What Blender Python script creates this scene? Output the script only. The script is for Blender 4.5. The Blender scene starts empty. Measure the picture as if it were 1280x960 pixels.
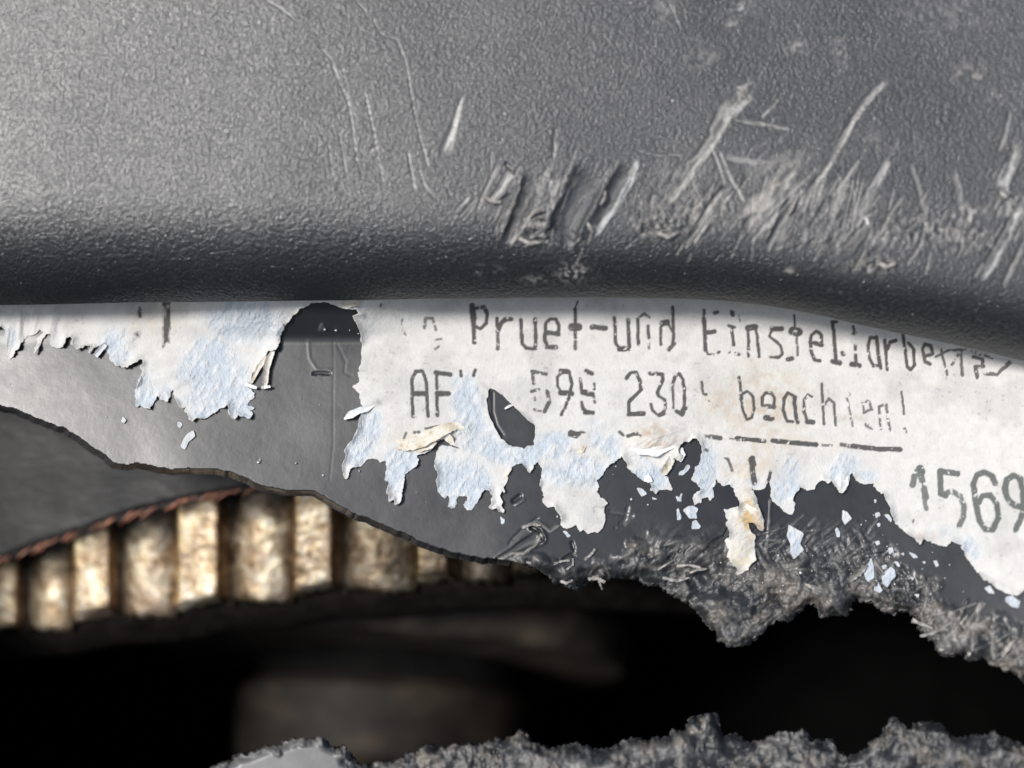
import bpy, math, random
import numpy as np
from mathutils import Matrix, Vector
random.seed(7)

# ------------------------------------------------------------------ frame of reference
# The place is laid out in "cells" of 0.055 mm; x to the right, d = depth away from the
# label, y downwards.  The whole engine front leans so that we look down on it.
S = 5.5e-5
DIST = 1500.0
PITCH = math.radians(35.0)
ROT = Matrix.Rotation(-PITCH, 4, 'X')
scene = bpy.context.scene

# ------------------------------------------------------------------ camera
cam_d = bpy.data.cameras.new('camera')
cam = bpy.data.objects.new('camera', cam_d)
scene.collection.objects.link(cam)
scene.camera = cam
cam_d.sensor_width = 36.0
cam_d.lens = 36.0 * DIST / 1280.0
cam.location = ROT @ Vector((0, -DIST * S, 0))
cam.rotation_euler = (math.radians(90) - PITCH, 0, 0)
cam_d.clip_start = 0.005
cam_d.clip_end = 50.0
cam_d.dof.use_dof = True
cam_d.dof.focus_distance = (DIST - 22) * S
cam_d.dof.aperture_fstop = 11.5

# ------------------------------------------------------------------ light
SUN_LOCAL = Vector((-0.50, -0.83, 0.26)).normalized()
SUN_DIR = (ROT.to_3x3() @ SUN_LOCAL).normalized()
elev = math.asin(SUN_DIR.z)
azim = math.atan2(SUN_DIR.x, SUN_DIR.y)
world = bpy.data.worlds.new('World')
scene.world = world
world.use_nodes = True
wn = world.node_tree
wn.nodes.clear()
sky = wn.nodes.new('ShaderNodeTexSky')
sky.sky_type = 'NISHITA'
sky.sun_disc = False
sky.sun_elevation = elev
sky.sun_rotation = azim
sky.air_density = 0.8
sky.dust_density = 2.0
sky.ozone_density = 1.0
bg = wn.nodes.new('ShaderNodeBackground')
bg.inputs['Strength'].default_value = 0.086
wo = wn.nodes.new('ShaderNodeOutputWorld')
wn.links.new(sky.outputs[0], bg.inputs[0])
wn.links.new(bg.outputs[0], wo.inputs[0])
sun_d = bpy.data.lights.new('sun', 'SUN')
sun_d.energy = 2.85
sun_d.angle = math.radians(16)
sun_d.color = (1.0, 0.97, 0.93)
sun = bpy.data.objects.new('sun', sun_d)
scene.collection.objects.link(sun)
sun.rotation_euler = (-SUN_DIR).to_track_quat('-Z', 'Y').to_euler()
scene.view_settings.view_transform = 'Standard'
scene.view_settings.look = 'None'
scene.view_settings.gamma = 1.0
scene.view_settings.exposure = 0.35

# ------------------------------------------------------------------ numpy helpers
_tabs = {}
def vn(x, y, seed=0):
    if seed not in _tabs:
        _tabs[seed] = np.random.RandomState(seed + 11).rand(256, 256)
    T = _tabs[seed]
    xi = np.floor(x).astype(np.int64); yi = np.floor(y).astype(np.int64)
    fx = x - xi; fy = y - yi
    fx = fx * fx * fx * (fx * (fx * 6 - 15) + 10); fy = fy * fy * fy * (fy * (fy * 6 - 15) + 10)
    x0 = xi & 255; x1 = (xi + 1) & 255; y0 = yi & 255; y1 = (yi + 1) & 255
    return (T[y0, x0] * (1 - fx) + T[y0, x1] * fx) * (1 - fy) + (T[y1, x0] * (1 - fx) + T[y1, x1] * fx) * fy
def fbm(x, y, size, octv=3, seed=0, gain=0.5, ridged=False):
    x = x / size; y = y / size
    out = 0; a = 1; tot = 0
    for o in range(octv):
        n = vn(x, y, seed + o * 3)
        if ridged: n = 1 - np.abs(2 * n - 1)
        out = out + a * n; tot += a; a *= gain
        x, y = (x * 0.8 - y * 0.6) * 2.03 + 13.7, (x * 0.6 + y * 0.8) * 2.03 + 4.1
    return out / tot
def sst(a, b, v):
    t = np.clip((v - a) / (b - a), 0, 1)
    return t * t * (3 - 2 * t)
def rotn(X, Y, deg, sx, sy, octv, seed, **k):
    a = math.radians(deg); c, s = math.cos(a), math.sin(a)
    return fbm((X * c + Y * s) / sx, (-X * s + Y * c) / sy, 1.0, octv, seed, **k)
def ell(X, Y, cx, cy, rx, ry, deg=0):
    a = math.radians(deg); c, s = math.cos(a), math.sin(a)
    dx = X - cx; dy = Y - cy
    return np.exp(-(((dx * c + dy * s) / rx) ** 2 + ((-dx * s + dy * c) / ry) ** 2))
def grid(x0, y0, x1, y1, st):
    return np.meshgrid(np.arange(x0, x1 + st, st, dtype=float), np.arange(y0, y1 + st, st, dtype=float))
def poly_sdf(X, Y, pts, far=24.0):
    xs = X[0]; ys = Y[:, 0]
    dist = np.full(X.shape, far); inside = np.zeros(X.shape, bool)
    n = len(pts)
    for i in range(n):
        ax, ay = pts[i]; bx, by = pts[(i + 1) % n]
        if ay != by:
            r = np.where((ys > min(ay, by)) & (ys <= max(ay, by)))[0]
            if len(r):
                xi = ax + (ys[r] - ay) / (by - ay) * (bx - ax)
                inside[r[0]:r[-1] + 1] ^= xs[None, :] < xi[:, None]
        c0 = np.searchsorted(xs, min(ax, bx) - far); c1 = np.searchsorted(xs, max(ax, bx) + far)
        r0 = np.searchsorted(ys, min(ay, by) - far); r1 = np.searchsorted(ys, max(ay, by) + far)
        if c1 <= c0 or r1 <= r0: continue
        x = X[r0:r1, c0:c1]; y = Y[r0:r1, c0:c1]
        L = (bx - ax) ** 2 + (by - ay) ** 2 + 1e-9
        t = np.clip(((x - ax) * (bx - ax) + (y - ay) * (by - ay)) / L, 0, 1)
        dd = np.hypot(x - ax - t * (bx - ax), y - ay - t * (by - ay))
        dist[r0:r1, c0:c1] = np.minimum(dist[r0:r1, c0:c1], dd)
    return np.where(inside, dist, -dist)
def stroke(X, Y, pts, w0, w1=None, pad=1.0):
    """mask, lateral coordinate (-1..1 inside), running length, 0..1 along"""
    if w1 is None: w1 = w0
    W = max(w0, w1) * 0.5 * pad + 1.5
    xs = [p[0] for p in pts]; ys = [p[1] for p in pts]
    m = (X > min(xs) - W) & (X < max(xs) + W) & (Y > min(ys) - W) & (Y < max(ys) + W)
    x = X[m]; y = Y[m]
    best = np.full(x.shape, 1e9); lat = np.zeros(x.shape); run = np.zeros(x.shape)
    acc = 0.0
    for (ax, ay), (bx, by) in zip(pts[:-1], pts[1:]):
        L = math.hypot(bx - ax, by - ay) + 1e-9
        t = np.clip(((x - ax) * (bx - ax) + (y - ay) * (by - ay)) / L / L, 0, 1)
        dd = np.hypot(x - ax - t * (bx - ax), y - ay - t * (by - ay))
        cr = ((bx - ax) * (y - ay) - (by - ay) * (x - ax)) / L
        k = dd < best
        best[k] = dd[k]; lat[k] = (np.sign(cr) * dd)[k]; run[k] = (acc + t * L)[k]
        acc += L
    tt = run / acc
    hw = (w0 + (w1 - w0) * tt) * 0.5
    return m, lat / hw, run, tt, best, hw

def unproj(px, py, d):
    k = (DIST + d) / DIST * S
    return np.stack([(px - 640) * k, d * S, (480 - py) * k], -1)
def P(px, py, d):
    k = (DIST + d) / DIST * S
    return Vector(((px - 640) * k, d * S, (480 - py) * k))

# ------------------------------------------------------------------ mesh + object helpers
def mesh_np(name, V, faces, col=None, smooth=True, aux=None):
    me = bpy.data.meshes.new(name)
    me.vertices.add(len(V)); me.vertices.foreach_set('co', np.asarray(V, np.float32).ravel())
    loops = np.concatenate([f.ravel() for f in faces]).astype(np.int32)
    sizes = np.concatenate([np.full(len(f), f.shape[1]) for f in faces]).astype(np.int32)
    starts = np.concatenate([[0], np.cumsum(sizes)[:-1]]).astype(np.int32)
    me.loops.add(len(loops)); me.loops.foreach_set('vertex_index', loops)
    me.polygons.add(len(sizes)); me.polygons.foreach_set('loop_start', starts)
    me.update(calc_edges=True)
    me.polygons.foreach_set('use_smooth', np.full(len(sizes), smooth))
    if col is not None:
        a = me.attributes.new('Col', 'FLOAT_COLOR', 'POINT')
        c = np.ones((len(V), 4), np.float32); c[:, :3] = col
        a.data.foreach_set('color', c.ravel())
    if aux is not None:
        a = me.attributes.new('Aux', 'FLOAT', 'POINT')
        a.data.foreach_set('value', np.asarray(aux, np.float32))
    me.validate()
    return me
def thing(name, label, cat, base):
    o = bpy.data.objects.new(name, None)
    scene.collection.objects.link(o)
    o.empty_display_size = 0.004
    o.location = ROT @ Vector(base); o.rotation_euler = (-PITCH, 0, 0)
    o['label'] = label; o['category'] = cat
    o['_b'] = list(base)
    return o
BASES = {}
def root(name, label, cat, base):
    o = thing(name, label, cat, base); del o['_b']; BASES[o.name] = Vector(base); return o
def part(name, me, mat, parent, base, label=None, kind=None):
    """me is in frame coordinates; parent's own origin is at `base`"""
    me.transform(Matrix.Translation(-Vector(base)))
    o = bpy.data.objects.new(name, me)
    scene.collection.objects.link(o)
    if me.materials: me.materials.clear()
    me.materials.append(mat)
    o.parent = parent
    if label: o['label'] = label
    if kind: o['kind'] = kind
    return o

CORN = ['c0', 'c1', 'c2', 'c3']
def clipped(X, Y, f, Dp, C, aux=None, rings=None, wallcol=None, dup=True):
    """sheet of the cells where f>0, cut along f=0, with a wall of rings round its rim.
    rings: list of (outward offset array fn, depth offset fn)."""
    ny, nx = X.shape
    ins = f >= 0
    vid = np.full((ny, nx), -1, np.int64)
    vid[ins] = np.arange(ins.sum())
    px = [X[ins]]; py = [Y[ins]]; dd = [Dp[ins]]; cc = [C[ins]]; ax = [aux[ins] if aux is not None else None]
    n = int(ins.sum())
    def cross(sa, sb):
        m = ins[sa] != ins[sb]
        fa = f[sa][m]; fb = f[sb][m]; t = np.clip(fa / (fa - fb), 0.02, 0.98)
        L = lambda A: A[sa][m] * (1 - t) + A[sb][m] * t
        Lc = C[sa][m] * (1 - t)[:, None] + C[sb][m] * t[:, None]
        return m, L(X), L(Y), L(Dp), Lc, (L(aux) if aux is not None else None)
    H = (slice(None), slice(0, nx - 1)), (slice(None), slice(1, nx))
    Vv = (slice(0, ny - 1), slice(None)), (slice(1, ny), slice(None))
    mh, hx, hy, hd, hc, ha = cross(*H)
    hid = np.full(mh.shape, -1, np.int64); hid[mh] = n + np.arange(mh.sum())
    mv, vx, vy, vd, vc, va = cross(*Vv)
    vidd = np.full(mv.shape, -1, np.int64); vidd[mv] = n + mh.sum() + np.arange(mv.sum())
    px = np.concatenate([px[0], hx, vx]); py = np.concatenate([py[0], hy, vy])
    dd = np.concatenate([dd[0], hd, vd]); cc = np.concatenate([cc[0], hc, vc])
    if aux is not None: ax = np.concatenate([ax[0], ha, va])
    E0 = n; E1 = len(px)
    q = {'c0': vid[:-1, :-1], 'c1': vid[:-1, 1:], 'c2': vid[1:, 1:], 'c3': vid[1:, :-1],
         'e0': hid[:-1], 'e1': vidd[:, 1:], 'e2': hid[1:], 'e3': vidd[:, :-1]}
    code = ins[:-1, :-1] * 1 + ins[:-1, 1:] * 2 + ins[1:, 1:] * 4 + ins[1:, :-1] * 8
    faces = []; segs = []
    for case in range(1, 16):
        m = code == case
        if not m.any(): continue
        b = [bool(case & (1 << i)) for i in range(4)]
        if case in (5, 10):
            for i in range(4):
                if b[i]:
                    faces.append(np.stack([q['c%d' % i][m], q['e%d' % i][m], q['e%d' % ((i + 3) % 4)][m]], 1))
                    segs.append(np.stack([q['e%d' % i][m], q['e%d' % ((i + 3) % 4)][m]], 1))
            continue
        poly = []
        for i in range(4):
            if b[i]: poly.append('c%d' % i)
            if b[i] != b[(i + 1) % 4]: poly.append('e%d' % i)
        faces.append(np.stack([q[k][m] for k in poly], 1))
        for i in range(len(poly)):
            a, c = poly[i], poly[(i + 1) % len(poly)]
            if a[0] == 'e' and c[0] == 'e': segs.append(np.stack([q[a][m], q[c][m]], 1))
    faces = [fc[:, ::-1] for fc in faces]      # normals towards the viewer
    pos = [unproj(px, py, dd)]; cols = [cc]; auxs = [ax] if aux is not None else None
    if rings and segs:
        seg = np.concatenate(segs)
        gy, gx = np.gradient(f)
        st = X[0, 1] - X[0, 0]
        ix = np.clip(((px[E0:E1] - X[0, 0]) / st).round().astype(int), 0, nx - 1)
        iy = np.clip(((py[E0:E1] - Y[0, 0]) / st).round().astype(int), 0, ny - 1)
        ox = -gx[iy, ix]; oy = -gy[iy, ix]; l = np.hypot(ox, oy) + 1e-9; ox /= l; oy /= l
        base = E1; prev = E0
        first = True
        rx, ry, rd = px[E0:E1], py[E0:E1], dd[E0:E1]
        rl = list(rings)
        if dup: rl = [(lambda x, y: 0 * x, lambda x, y: 0 * x)] + rl
        for (fo, fd) in rl:
            o = fo(rx, ry); z = fd(rx, ry)
            pos.append(unproj(rx + ox * o, ry + oy * o, rd + z))
            wc = cc[E0:E1] if wallcol is None else wallcol(rx, ry, z)
            cols.append(wc)
            if aux is not None: auxs.append(ax[E0:E1])
            if not (dup and first):
                a = seg[:, 0] - E0; b_ = seg[:, 1] - E0
                faces.append(np.stack([a + prev, b_ + prev, b_ + base, a + base], 1))
            first = False
            prev = base; base += E1 - E0
    V = np.concatenate(pos); Cc = np.concatenate(cols)
    A = np.concatenate(auxs) if aux is not None else None
    return V, faces, Cc, A

# ------------------------------------------------------------------ material helpers
def newmat(name):
    m = bpy.data.materials.new(name); m.use_nodes = True
    nt = m.node_tree; b = nt.nodes['Principled BSDF']
    return m, nt, b
def coords(nt, sx=1, sy=1, sz=1, rot=(0, 0, 0)):
    tc = nt.nodes.new('ShaderNodeTexCoord'); mp = nt.nodes.new('ShaderNodeMapping')
    mp.inputs['Scale'].default_value = (sx / S, sy / S, sz / S)
    mp.inputs['Rotation'].default_value = rot
    nt.links.new(tc.outputs['Object'], mp.inputs[0])
    return mp.outputs[0]
def noise(nt, vec, size, detail=3, rough=0.55, dist=0.0):
    n = nt.nodes.new('ShaderNodeTexNoise'); n.inputs['Scale'].default_value = 1.0 / size
    n.inputs['Detail'].default_value = detail; n.inputs['Roughness'].default_value = rough
    n.inputs['Distortion'].default_value = dist
    nt.links.new(vec, n.inputs['Vector']); return n.outputs['Fac']
def ramp(nt, fac, stops):
    r = nt.nodes.new('ShaderNodeValToRGB'); e = r.color_ramp.elements
    while len(e) < len(stops): e.new(0.5)
    for k, (p, c) in zip(e, stops):
        k.position = p; k.color = (c, c, c, 1) if isinstance(c, (int, float)) else (*c, 1)
    nt.links.new(fac, r.inputs[0]); return r.outputs[0]
def mathn(nt, op, a, b):
    n = nt.nodes.new('ShaderNodeMath'); n.operation = op
    for i, v in enumerate((a, b)):
        if isinstance(v, (int, float)): n.inputs[i].default_value = v
        else: nt.links.new(v, n.inputs[i])
    return n.outputs[0]
def mixc(nt, mode, fac, a, b):
    n = nt.nodes.new('ShaderNodeMix'); n.data_type = 'RGBA'; n.blend_type = mode
    for i, v in ((0, fac), (6, a), (7, b)):
        if isinstance(v, (int, float)): n.inputs[i].default_value = v
        elif isinstance(v, tuple): n.inputs[i].default_value = (*v, 1)
        else: nt.links.new(v, n.inputs[i])
    return n.outputs[2]
def bump(nt, h, px, strength=1.0, prev=None):
    n = nt.nodes.new('ShaderNodeBump'); n.inputs['Distance'].default_value = px * S
    n.inputs['Strength'].default_value = strength
    nt.links.new(h, n.inputs['Height'])
    if prev: nt.links.new(prev, n.inputs['Normal'])
    return n.outputs[0]
def attr(nt, name, out='Color'):
    a = nt.nodes.new('ShaderNodeAttribute'); a.attribute_name = name
    return a.outputs[out]

# textured black plastic of the upper panel
M_panel, nt, b = newmat('grained_black_plastic')
v = coords(nt)
col = mixc(nt, 'MULTIPLY', 1.0, attr(nt, 'Col'), ramp(nt, noise(nt, v, 3.0, 3, 0.6), [(0.3, 0.72), (0.7, 1.25)]))
nt.links.new(col, b.inputs['Base Color'])
scuff = attr(nt, 'Aux', 'Fac')
rg = mathn(nt, 'ADD', mathn(nt, 'MULTIPLY', scuff, 0.28), mathn(nt, 'MULTIPLY', ramp(nt, attr(nt, 'Col'), [(0.013, 0.66), (0.036, 1.0)]), ramp(nt, noise(nt, v, 60, 3), [(0.3, 0.34), (0.7, 0.41)])))
nt.links.new(rg, b.inputs['Roughness'])
b.inputs['Specular IOR Level'].default_value = 1.0
g1 = noise(nt, v, 4.2, 2, 0.6, 0.5)
g2 = noise(nt, coords(nt), 2.0, 2, 0.5)
h = mathn(nt, 'ADD', g1, mathn(nt, 'MULTIPLY', g2, 0.6))
inv = mathn(nt, 'SUBTRACT', 1.0, mathn(nt, 'MULTIPLY', scuff, 0.55))
nt.links.new(bump(nt, mathn(nt, 'MULTIPLY', h, inv), 1.35), b.inputs['Normal'])

# smoother grey-black plastic of the broken cover
M_cover, nt, b = newmat('smooth_grey_black_plastic')
v = coords(nt)
col = mixc(nt, 'MULTIPLY', 1.0, attr(nt, 'Col'), ramp(nt, noise(nt, v, 26, 5, 0.6), [(0.3, 0.82), (0.72, 1.2)]))
nt.links.new(col, b.inputs['Base Color'])
fr = attr(nt, 'Aux', 'Fac')
rg = mathn(nt, 'ADD', mathn(nt, 'MULTIPLY', fr, 0.14), ramp(nt, noise(nt, v, 40, 5, 0.65), [(0.3, 0.31), (0.7, 0.40)]))
nt.links.new(rg, b.inputs['Roughness'])
b.inputs['Specular IOR Level'].default_value = 0.7
b1 = bump(nt, noise(nt, v, 30, 4, 0.6), 0.35)
b2 = bump(nt, mathn(nt, 'MULTIPLY', noise(nt, v, 6, 3, 0.5), fr), 1.5, 1.0, b1)
nt.links.new(b2, b.inputs['Normal'])

# paper label
M_label, nt, b = newmat('torn_paper_label')
v = coords(nt)
fibre = noise(nt, coords(nt, 1, 1, 0.45, (0, 0.5, 0)), 5, 4, 0.65, 0.8)
col = mixc(nt, 'MULTIPLY', 1.0, attr(nt, 'Col'), ramp(nt, noise(nt, v, 14, 5, 0.65), [(0.3, 0.9), (0.62, 1.04)]))
nt.links.new(col, b.inputs['Base Color'])
b.inputs['Roughness'].default_value = 0.72
b.inputs['Specular IOR Level'].default_value = 0.25
torn = attr(nt, 'Aux', 'Fac')
hh = mathn(nt, 'ADD', mathn(nt, 'MULTIPLY', noise(nt, v, 3, 3, 0.6), 0.3), mathn(nt, 'MULTIPLY', fibre, torn))
nt.links.new(bump(nt, hh, 2.2), b.inputs['Normal'])

M_flap, nt, b = newmat('curled_paper')
v = coords(nt)
nt.links.new(ramp(nt, noise(nt, v, 16, 5, 0.7), [(0.3, (0.42, 0.34, 0.23)), (0.45, (0.66, 0.61, 0.51)), (0.65, (0.78, 0.76, 0.70))]), b.inputs['Base Color'])
b.inputs['Roughness'].default_value = 0.75
nt.links.new(bump(nt, noise(nt, v, 4, 4, 0.65), 1.6), b.inputs['Normal'])
M_flapw, nt, b = newmat('white_paper_core')
v = coords(nt)
nt.links.new(ramp(nt, noise(nt, v, 12, 4, 0.6), [(0.35, (0.62, 0.66, 0.70)), (0.6, (0.80, 0.80, 0.78))]), b.inputs['Base Color'])
b.inputs['Roughness'].default_value = 0.75
nt.links.new(bump(nt, noise(nt, v, 4, 4, 0.65), 1.4), b.inputs['Normal'])

# rubber belt
M_belt, nt, b = newmat('worn_black_rubber')
v = coords(nt, 0.25, 1, 1, (0, math.radians(-22), 0))
st = noise(nt, v, 7, 5, 0.65)
nt.links.new(ramp(nt, st, [(0.3, 0.010), (0.7, 0.034)]), b.inputs['Base Color'])
nt.links.new(ramp(nt, noise(nt, coords(nt), 30, 4), [(0.3, 0.42), (0.7, 0.6)]), b.inputs['Roughness'])
b.inputs['Specular IOR Level'].default_value = 0.45
nt.links.new(bump(nt, st, 1.2), b.inputs['Normal'])
M_cord, nt, b = newmat('orange_glass_cord')
v = coords(nt)
nt.links.new(ramp(nt, noise(nt, v, 9, 4, 0.6), [(0.3, (0.10, 0.04, 0.025)), (0.55, (0.42, 0.17, 0.10)), (0.75, (0.62, 0.34, 0.2))]), b.inputs['Base Color'])
b.inputs['Roughness'].default_value = 0.5

# sintered steel of the sprocket
M_steel, nt, b = newmat('stained_sintered_steel')
v = coords(nt)
c1 = ramp(nt, noise(nt, v, 15, 7, 0.68, 0.4), [(0.22, (0.16, 0.08, 0.04)), (0.38, (0.50, 0.38, 0.25)), (0.47, (0.80, 0.72, 0.55)), (0.62, (0.92, 0.89, 0.82))])
c2 = ramp(nt, noise(nt, coords(nt, 1.6, 1, 0.5), 60, 3, 0.6), [(0.35, (0.55, 0.50, 0.48)), (0.62, (1.0, 0.97, 0.88))])
c4 = ramp(nt, noise(nt, v, 42, 5, 0.65, 0.8), [(0.38, (0.22, 0.14, 0.09)), (0.48, (0.58, 0.50, 0.42)), (0.58, (1, 1, 1))])
c3 = mixc(nt, 'MULTIPLY', 1.0, mixc(nt, 'MULTIPLY', 0.85, mixc(nt, 'MULTIPLY', 0.8, c1, c4), c2), attr(nt, 'Col'))
nt.links.new(c3, b.inputs['Base Color'])
b.inputs['Metallic'].default_value = 0.75
nt.links.new(ramp(nt, noise(nt, v, 7, 5, 0.7), [(0.3, 0.46), (0.7, 0.24)]), b.inputs['Roughness'])
nt.links.new(bump(nt, noise(nt, v, 9, 5, 0.6), 3.0), b.inputs['Normal'])
M_grease, nt, b = newmat('greasy_black_steel')
v = coords(nt)
nt.links.new(ramp(nt, noise(nt, v, 22, 5, 0.65), [(0.35, (0.005, 0.0045, 0.004)), (0.7, (0.014, 0.012, 0.011))]), b.inputs['Base Color'])
b.inputs['Roughness'].default_value = 0.9; b.inputs['Specular IOR Level'].default_value = 0.05
nt.links.new(bump(nt, noise(nt, v, 8, 5, 0.7), 4.0), b.inputs['Normal'])
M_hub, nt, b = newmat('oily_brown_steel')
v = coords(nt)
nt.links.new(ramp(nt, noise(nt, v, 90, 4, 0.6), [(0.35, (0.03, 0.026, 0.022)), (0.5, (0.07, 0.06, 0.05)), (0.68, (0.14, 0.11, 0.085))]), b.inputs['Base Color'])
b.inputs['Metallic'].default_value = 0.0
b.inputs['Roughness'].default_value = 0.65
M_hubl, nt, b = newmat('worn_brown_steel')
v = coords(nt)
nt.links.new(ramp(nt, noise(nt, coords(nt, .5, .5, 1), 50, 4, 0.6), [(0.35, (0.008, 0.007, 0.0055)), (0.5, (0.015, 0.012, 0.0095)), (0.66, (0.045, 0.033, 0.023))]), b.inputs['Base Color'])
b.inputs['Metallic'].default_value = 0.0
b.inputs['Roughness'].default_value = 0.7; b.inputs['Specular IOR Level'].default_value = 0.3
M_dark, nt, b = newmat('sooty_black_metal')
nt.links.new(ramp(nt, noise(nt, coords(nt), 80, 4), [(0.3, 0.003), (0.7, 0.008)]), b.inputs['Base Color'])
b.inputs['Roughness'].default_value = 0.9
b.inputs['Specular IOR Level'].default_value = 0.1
M_dust, nt, b = newmat('pale_dust')
nt.links.new(ramp(nt, noise(nt, coords(nt), 20, 2), [(0.4, 0.55), (0.6, 0.75)]), b.inputs['Base Color'])
M_shave, nt, b = newmat('whitened_plastic_shaving')
nt.links.new(ramp(nt, noise(nt, coords(nt), 6, 4), [(0.35, (0.12, 0.115, 0.11)), (0.65, (0.42, 0.40, 0.37))]), b.inputs['Base Color'])
b.inputs['Roughness'].default_value = 0.55
nt.links.new(bump(nt, noise(nt, coords(nt), 3, 3), 1.5), b.inputs['Normal'])

# =================================================================== ENGINE HOUSING (setting)
def cover_d(x, y):
    d = -0.21 * (y - 480)
    d = d - 0.00030 * np.clip(x - 950, 0, None) ** 2
    # moulded shoulder: above the crease the wall leans back over towards the viewer
    yk = np.interp(x, [-300, 330, 455, 600, 900, 1050, 1280, 1500], [424, 424, 424, 406, 404, 424, 468, 500])
    am = np.interp(x, [-300, 190, 330, 455, 560, 900, 1150, 1280], [0.2, 0.2, 0.95, 0.95, 0.18, 0.2, 0.3, 0.3])
    u = yk - y
    ramp_ = np.where(u > 7, u, np.where(u < -7, 0.0, (u + 7) ** 2 / 28.0))
    return d - am * np.minimum(ramp_, 60)
def build_housing():
    V = []; F = []
    xs = (-275, 1490); ys = (300, 1070)
    def ringpts(x0, x1, y0, y1, fd):
        r = []
        for (x, y) in ((x0, y0), (x1, y0), (x1, y1), (x0, y1)):
            r.append(tuple(P(x, y, fd(x, y))))
        return r
    rim = lambda o: (lambda x, y: float(cover_d(float(min(x, 1280)), float(y))) + o)
    n = 0
    inner_f = ringpts(xs[0], xs[1], ys[0], ys[1], rim(46))
    outer_f = ringpts(xs[0] - 40, xs[1] + 40, ys[0] - 40, ys[1] + 40, rim(46))
    k = 1.1
    inner_b = ringpts(640 + (xs[0] - 640) * k, 640 + (xs[1] - 640) * k, 480 + (ys[0] - 480) * k, 480 + (ys[1] - 480) * k, lambda x, y: 1700)
    outer_b = ringpts(640 + (xs[0] - 680) * k, 640 + (xs[1] - 600) * k, 480 + (ys[0] - 520) * k, 480 + (ys[1] - 440) * k, lambda x, y: 1740)
    V = inner_f + outer_f + inner_b + outer_b
    for i in range(4):
        j = (i + 1) % 4
        F.append((i, j, 4 + j, 4 + i)); F.append((i, 8 + i, 8 + j, j)); F.append((4 + i, 4 + j, 12 + j, 12 + i))
    F.append((8, 9, 10, 11)); F.append((12, 15, 14, 13))
    me = bpy.data.meshes.new('engine_housing')
    base = P(640, 680, 1700)
    me.from_pydata([tuple(Vector(v) - base) for v in V], [], F)
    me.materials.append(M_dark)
    o = bpy.data.objects.new('engine_housing', me)
    scene.collection.objects.link(o)
    o.location = ROT @ base; o.rotation_euler = (-PITCH, 0, 0)
    o['kind'] = 'structure'
build_housing()

# =================================================================== BROKEN COVER
UP = [(-245,330),(-245,440),(-60,488),(0,507),(20,512),(45,522),(80,535),(105,550),(130,568),(143,579),(150,580),(158,581),(172,578),(190,582),(210,586),(240,585),(270,586),(290,590),(310,598),(330,607),(352,612),(372,613),(390,612),(400,618),(420,628),(440,640),(470,652),(500,664),(530,678),(560,688),(600,697),(630,699),(650,703),(668,708),(690,718),(692,726),(705,728),(720,735),(735,727),(745,722),(752,734),(756,725),(765,722),(790,720),(800,722),(806,728),(820,730),(832,736),(845,741),(845,747),(862,750),(866,760),(876,768),(882,780),(893,790),(897,803),(910,804),(923,808),(935,805),(943,795),(955,792),(963,780),(970,775),(985,776),(995,765),(1004,763),(1006,755),(1018,754),(1024,760),(1027,768),(1040,767),(1060,768),(1064,755),(1070,748),(1090,750),(1100,758),(1108,765),(1117,768),(1125,762),(1138,763),(1145,770),(1150,785),(1158,797),(1170,803),(1175,815),(1192,817),(1205,815),(1210,823),(1220,826),(1228,820),(1240,830),(1258,836),(1270,840),(1280,852),(1300,866),(1340,872),(1400,890),(1425,905),(1405,930),(1360,925),(1330,940),(1305,935),(1275,932),(1262,926),(1250,920),(1243,913),(1236,918),(1230,921),(1215,921),(1200,925),(1188,922),(1181,910),(1172,904),(1160,905),(1150,906),(1144,904),(1140,912),(1133,913),(1130,908),(1122,900),(1116,895),(1115,900),(1108,912),(1095,925),(1085,935),(1075,943),(1060,946),(1048,943),(1045,930),(1037,925),(1030,930),(1022,927),(1012,930),(1009,920),(1004,912),(1001,914),(990,917),(980,916),(972,917),(968,922),(955,926),(938,929),(930,926),(920,919),(912,918),(904,922),(898,905),(893,893),(886,891),(880,897),(870,898),(866,894),(858,906),(860,914),(855,915),(845,912),(838,916),(842,922),(832,922),(820,925),(806,926),(792,924),(777,928),(777,934),(770,935),(757,937),(742,938),(728,932),(715,931),(705,933),(690,937),(675,934),(661,926),(657,918),(650,916),(645,919),(630,925),(612,927),(604,931),(598,933),(590,931),(572,930),(560,935),(548,936),(537,933),(525,935),(524,940),(512,942),(505,947),(490,953),(474,953),(468,957),(450,955),(440,947),(433,940),(432,934),(420,935),(412,932),(403,923),(380,924),(365,926),(350,931),(335,933),(310,943),(294,946),(292,950),(275,955),(250,972),(200,1000),(120,1025),(-245,1030),(-245,1060),(1455,1060),(1455,330)]
X, Y = grid(-245, 330, 1455, 1060, 1.5)
sd = poly_sdf(X, Y, UP, 100.0)
low = Y > 872
rag = np.where(low, 1.0, sst(640, 700, X))
f = sd + rag * ((fbm(X, Y, 7, 3, 5) - 0.5) * 7 + (fbm(X, Y, 2.6, 2, 9) - 0.5) * 3.0) + (1 - rag) * (fbm(X, Y, 9, 3, 5) - 0.5) * 4
band = np.interp(X, [0, 620, 660, 760, 850, 920, 1100, 1160, 1280, 1340], [0, 0, 20, 32, 66, 92, 74, 50, 62, 66])
band = np.where(low, np.interp(X, [0, 405, 440, 520, 900, 1300], [5, 7, 26, 60, 90, 80]), band)
wob = (fbm(X, Y, 22, 3, 21) - 0.5) * 30
fz = np.where(band > 1, 1 - sst(0.45, 1.05, (sd + wob * rag) / np.maximum(band, 1)), 0) * (sd < 99)
fz = np.clip(fz, 0, 1) * sst(520, 570, Y)
crag = fbm(X, Y, 30, 5, 31, 0.55, ridged=True)
fib = rotn(X, Y, -38, 26, 4.5, 4, 41, ridged=True)
fine = fbm(X, Y, 5, 3, 47)
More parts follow.
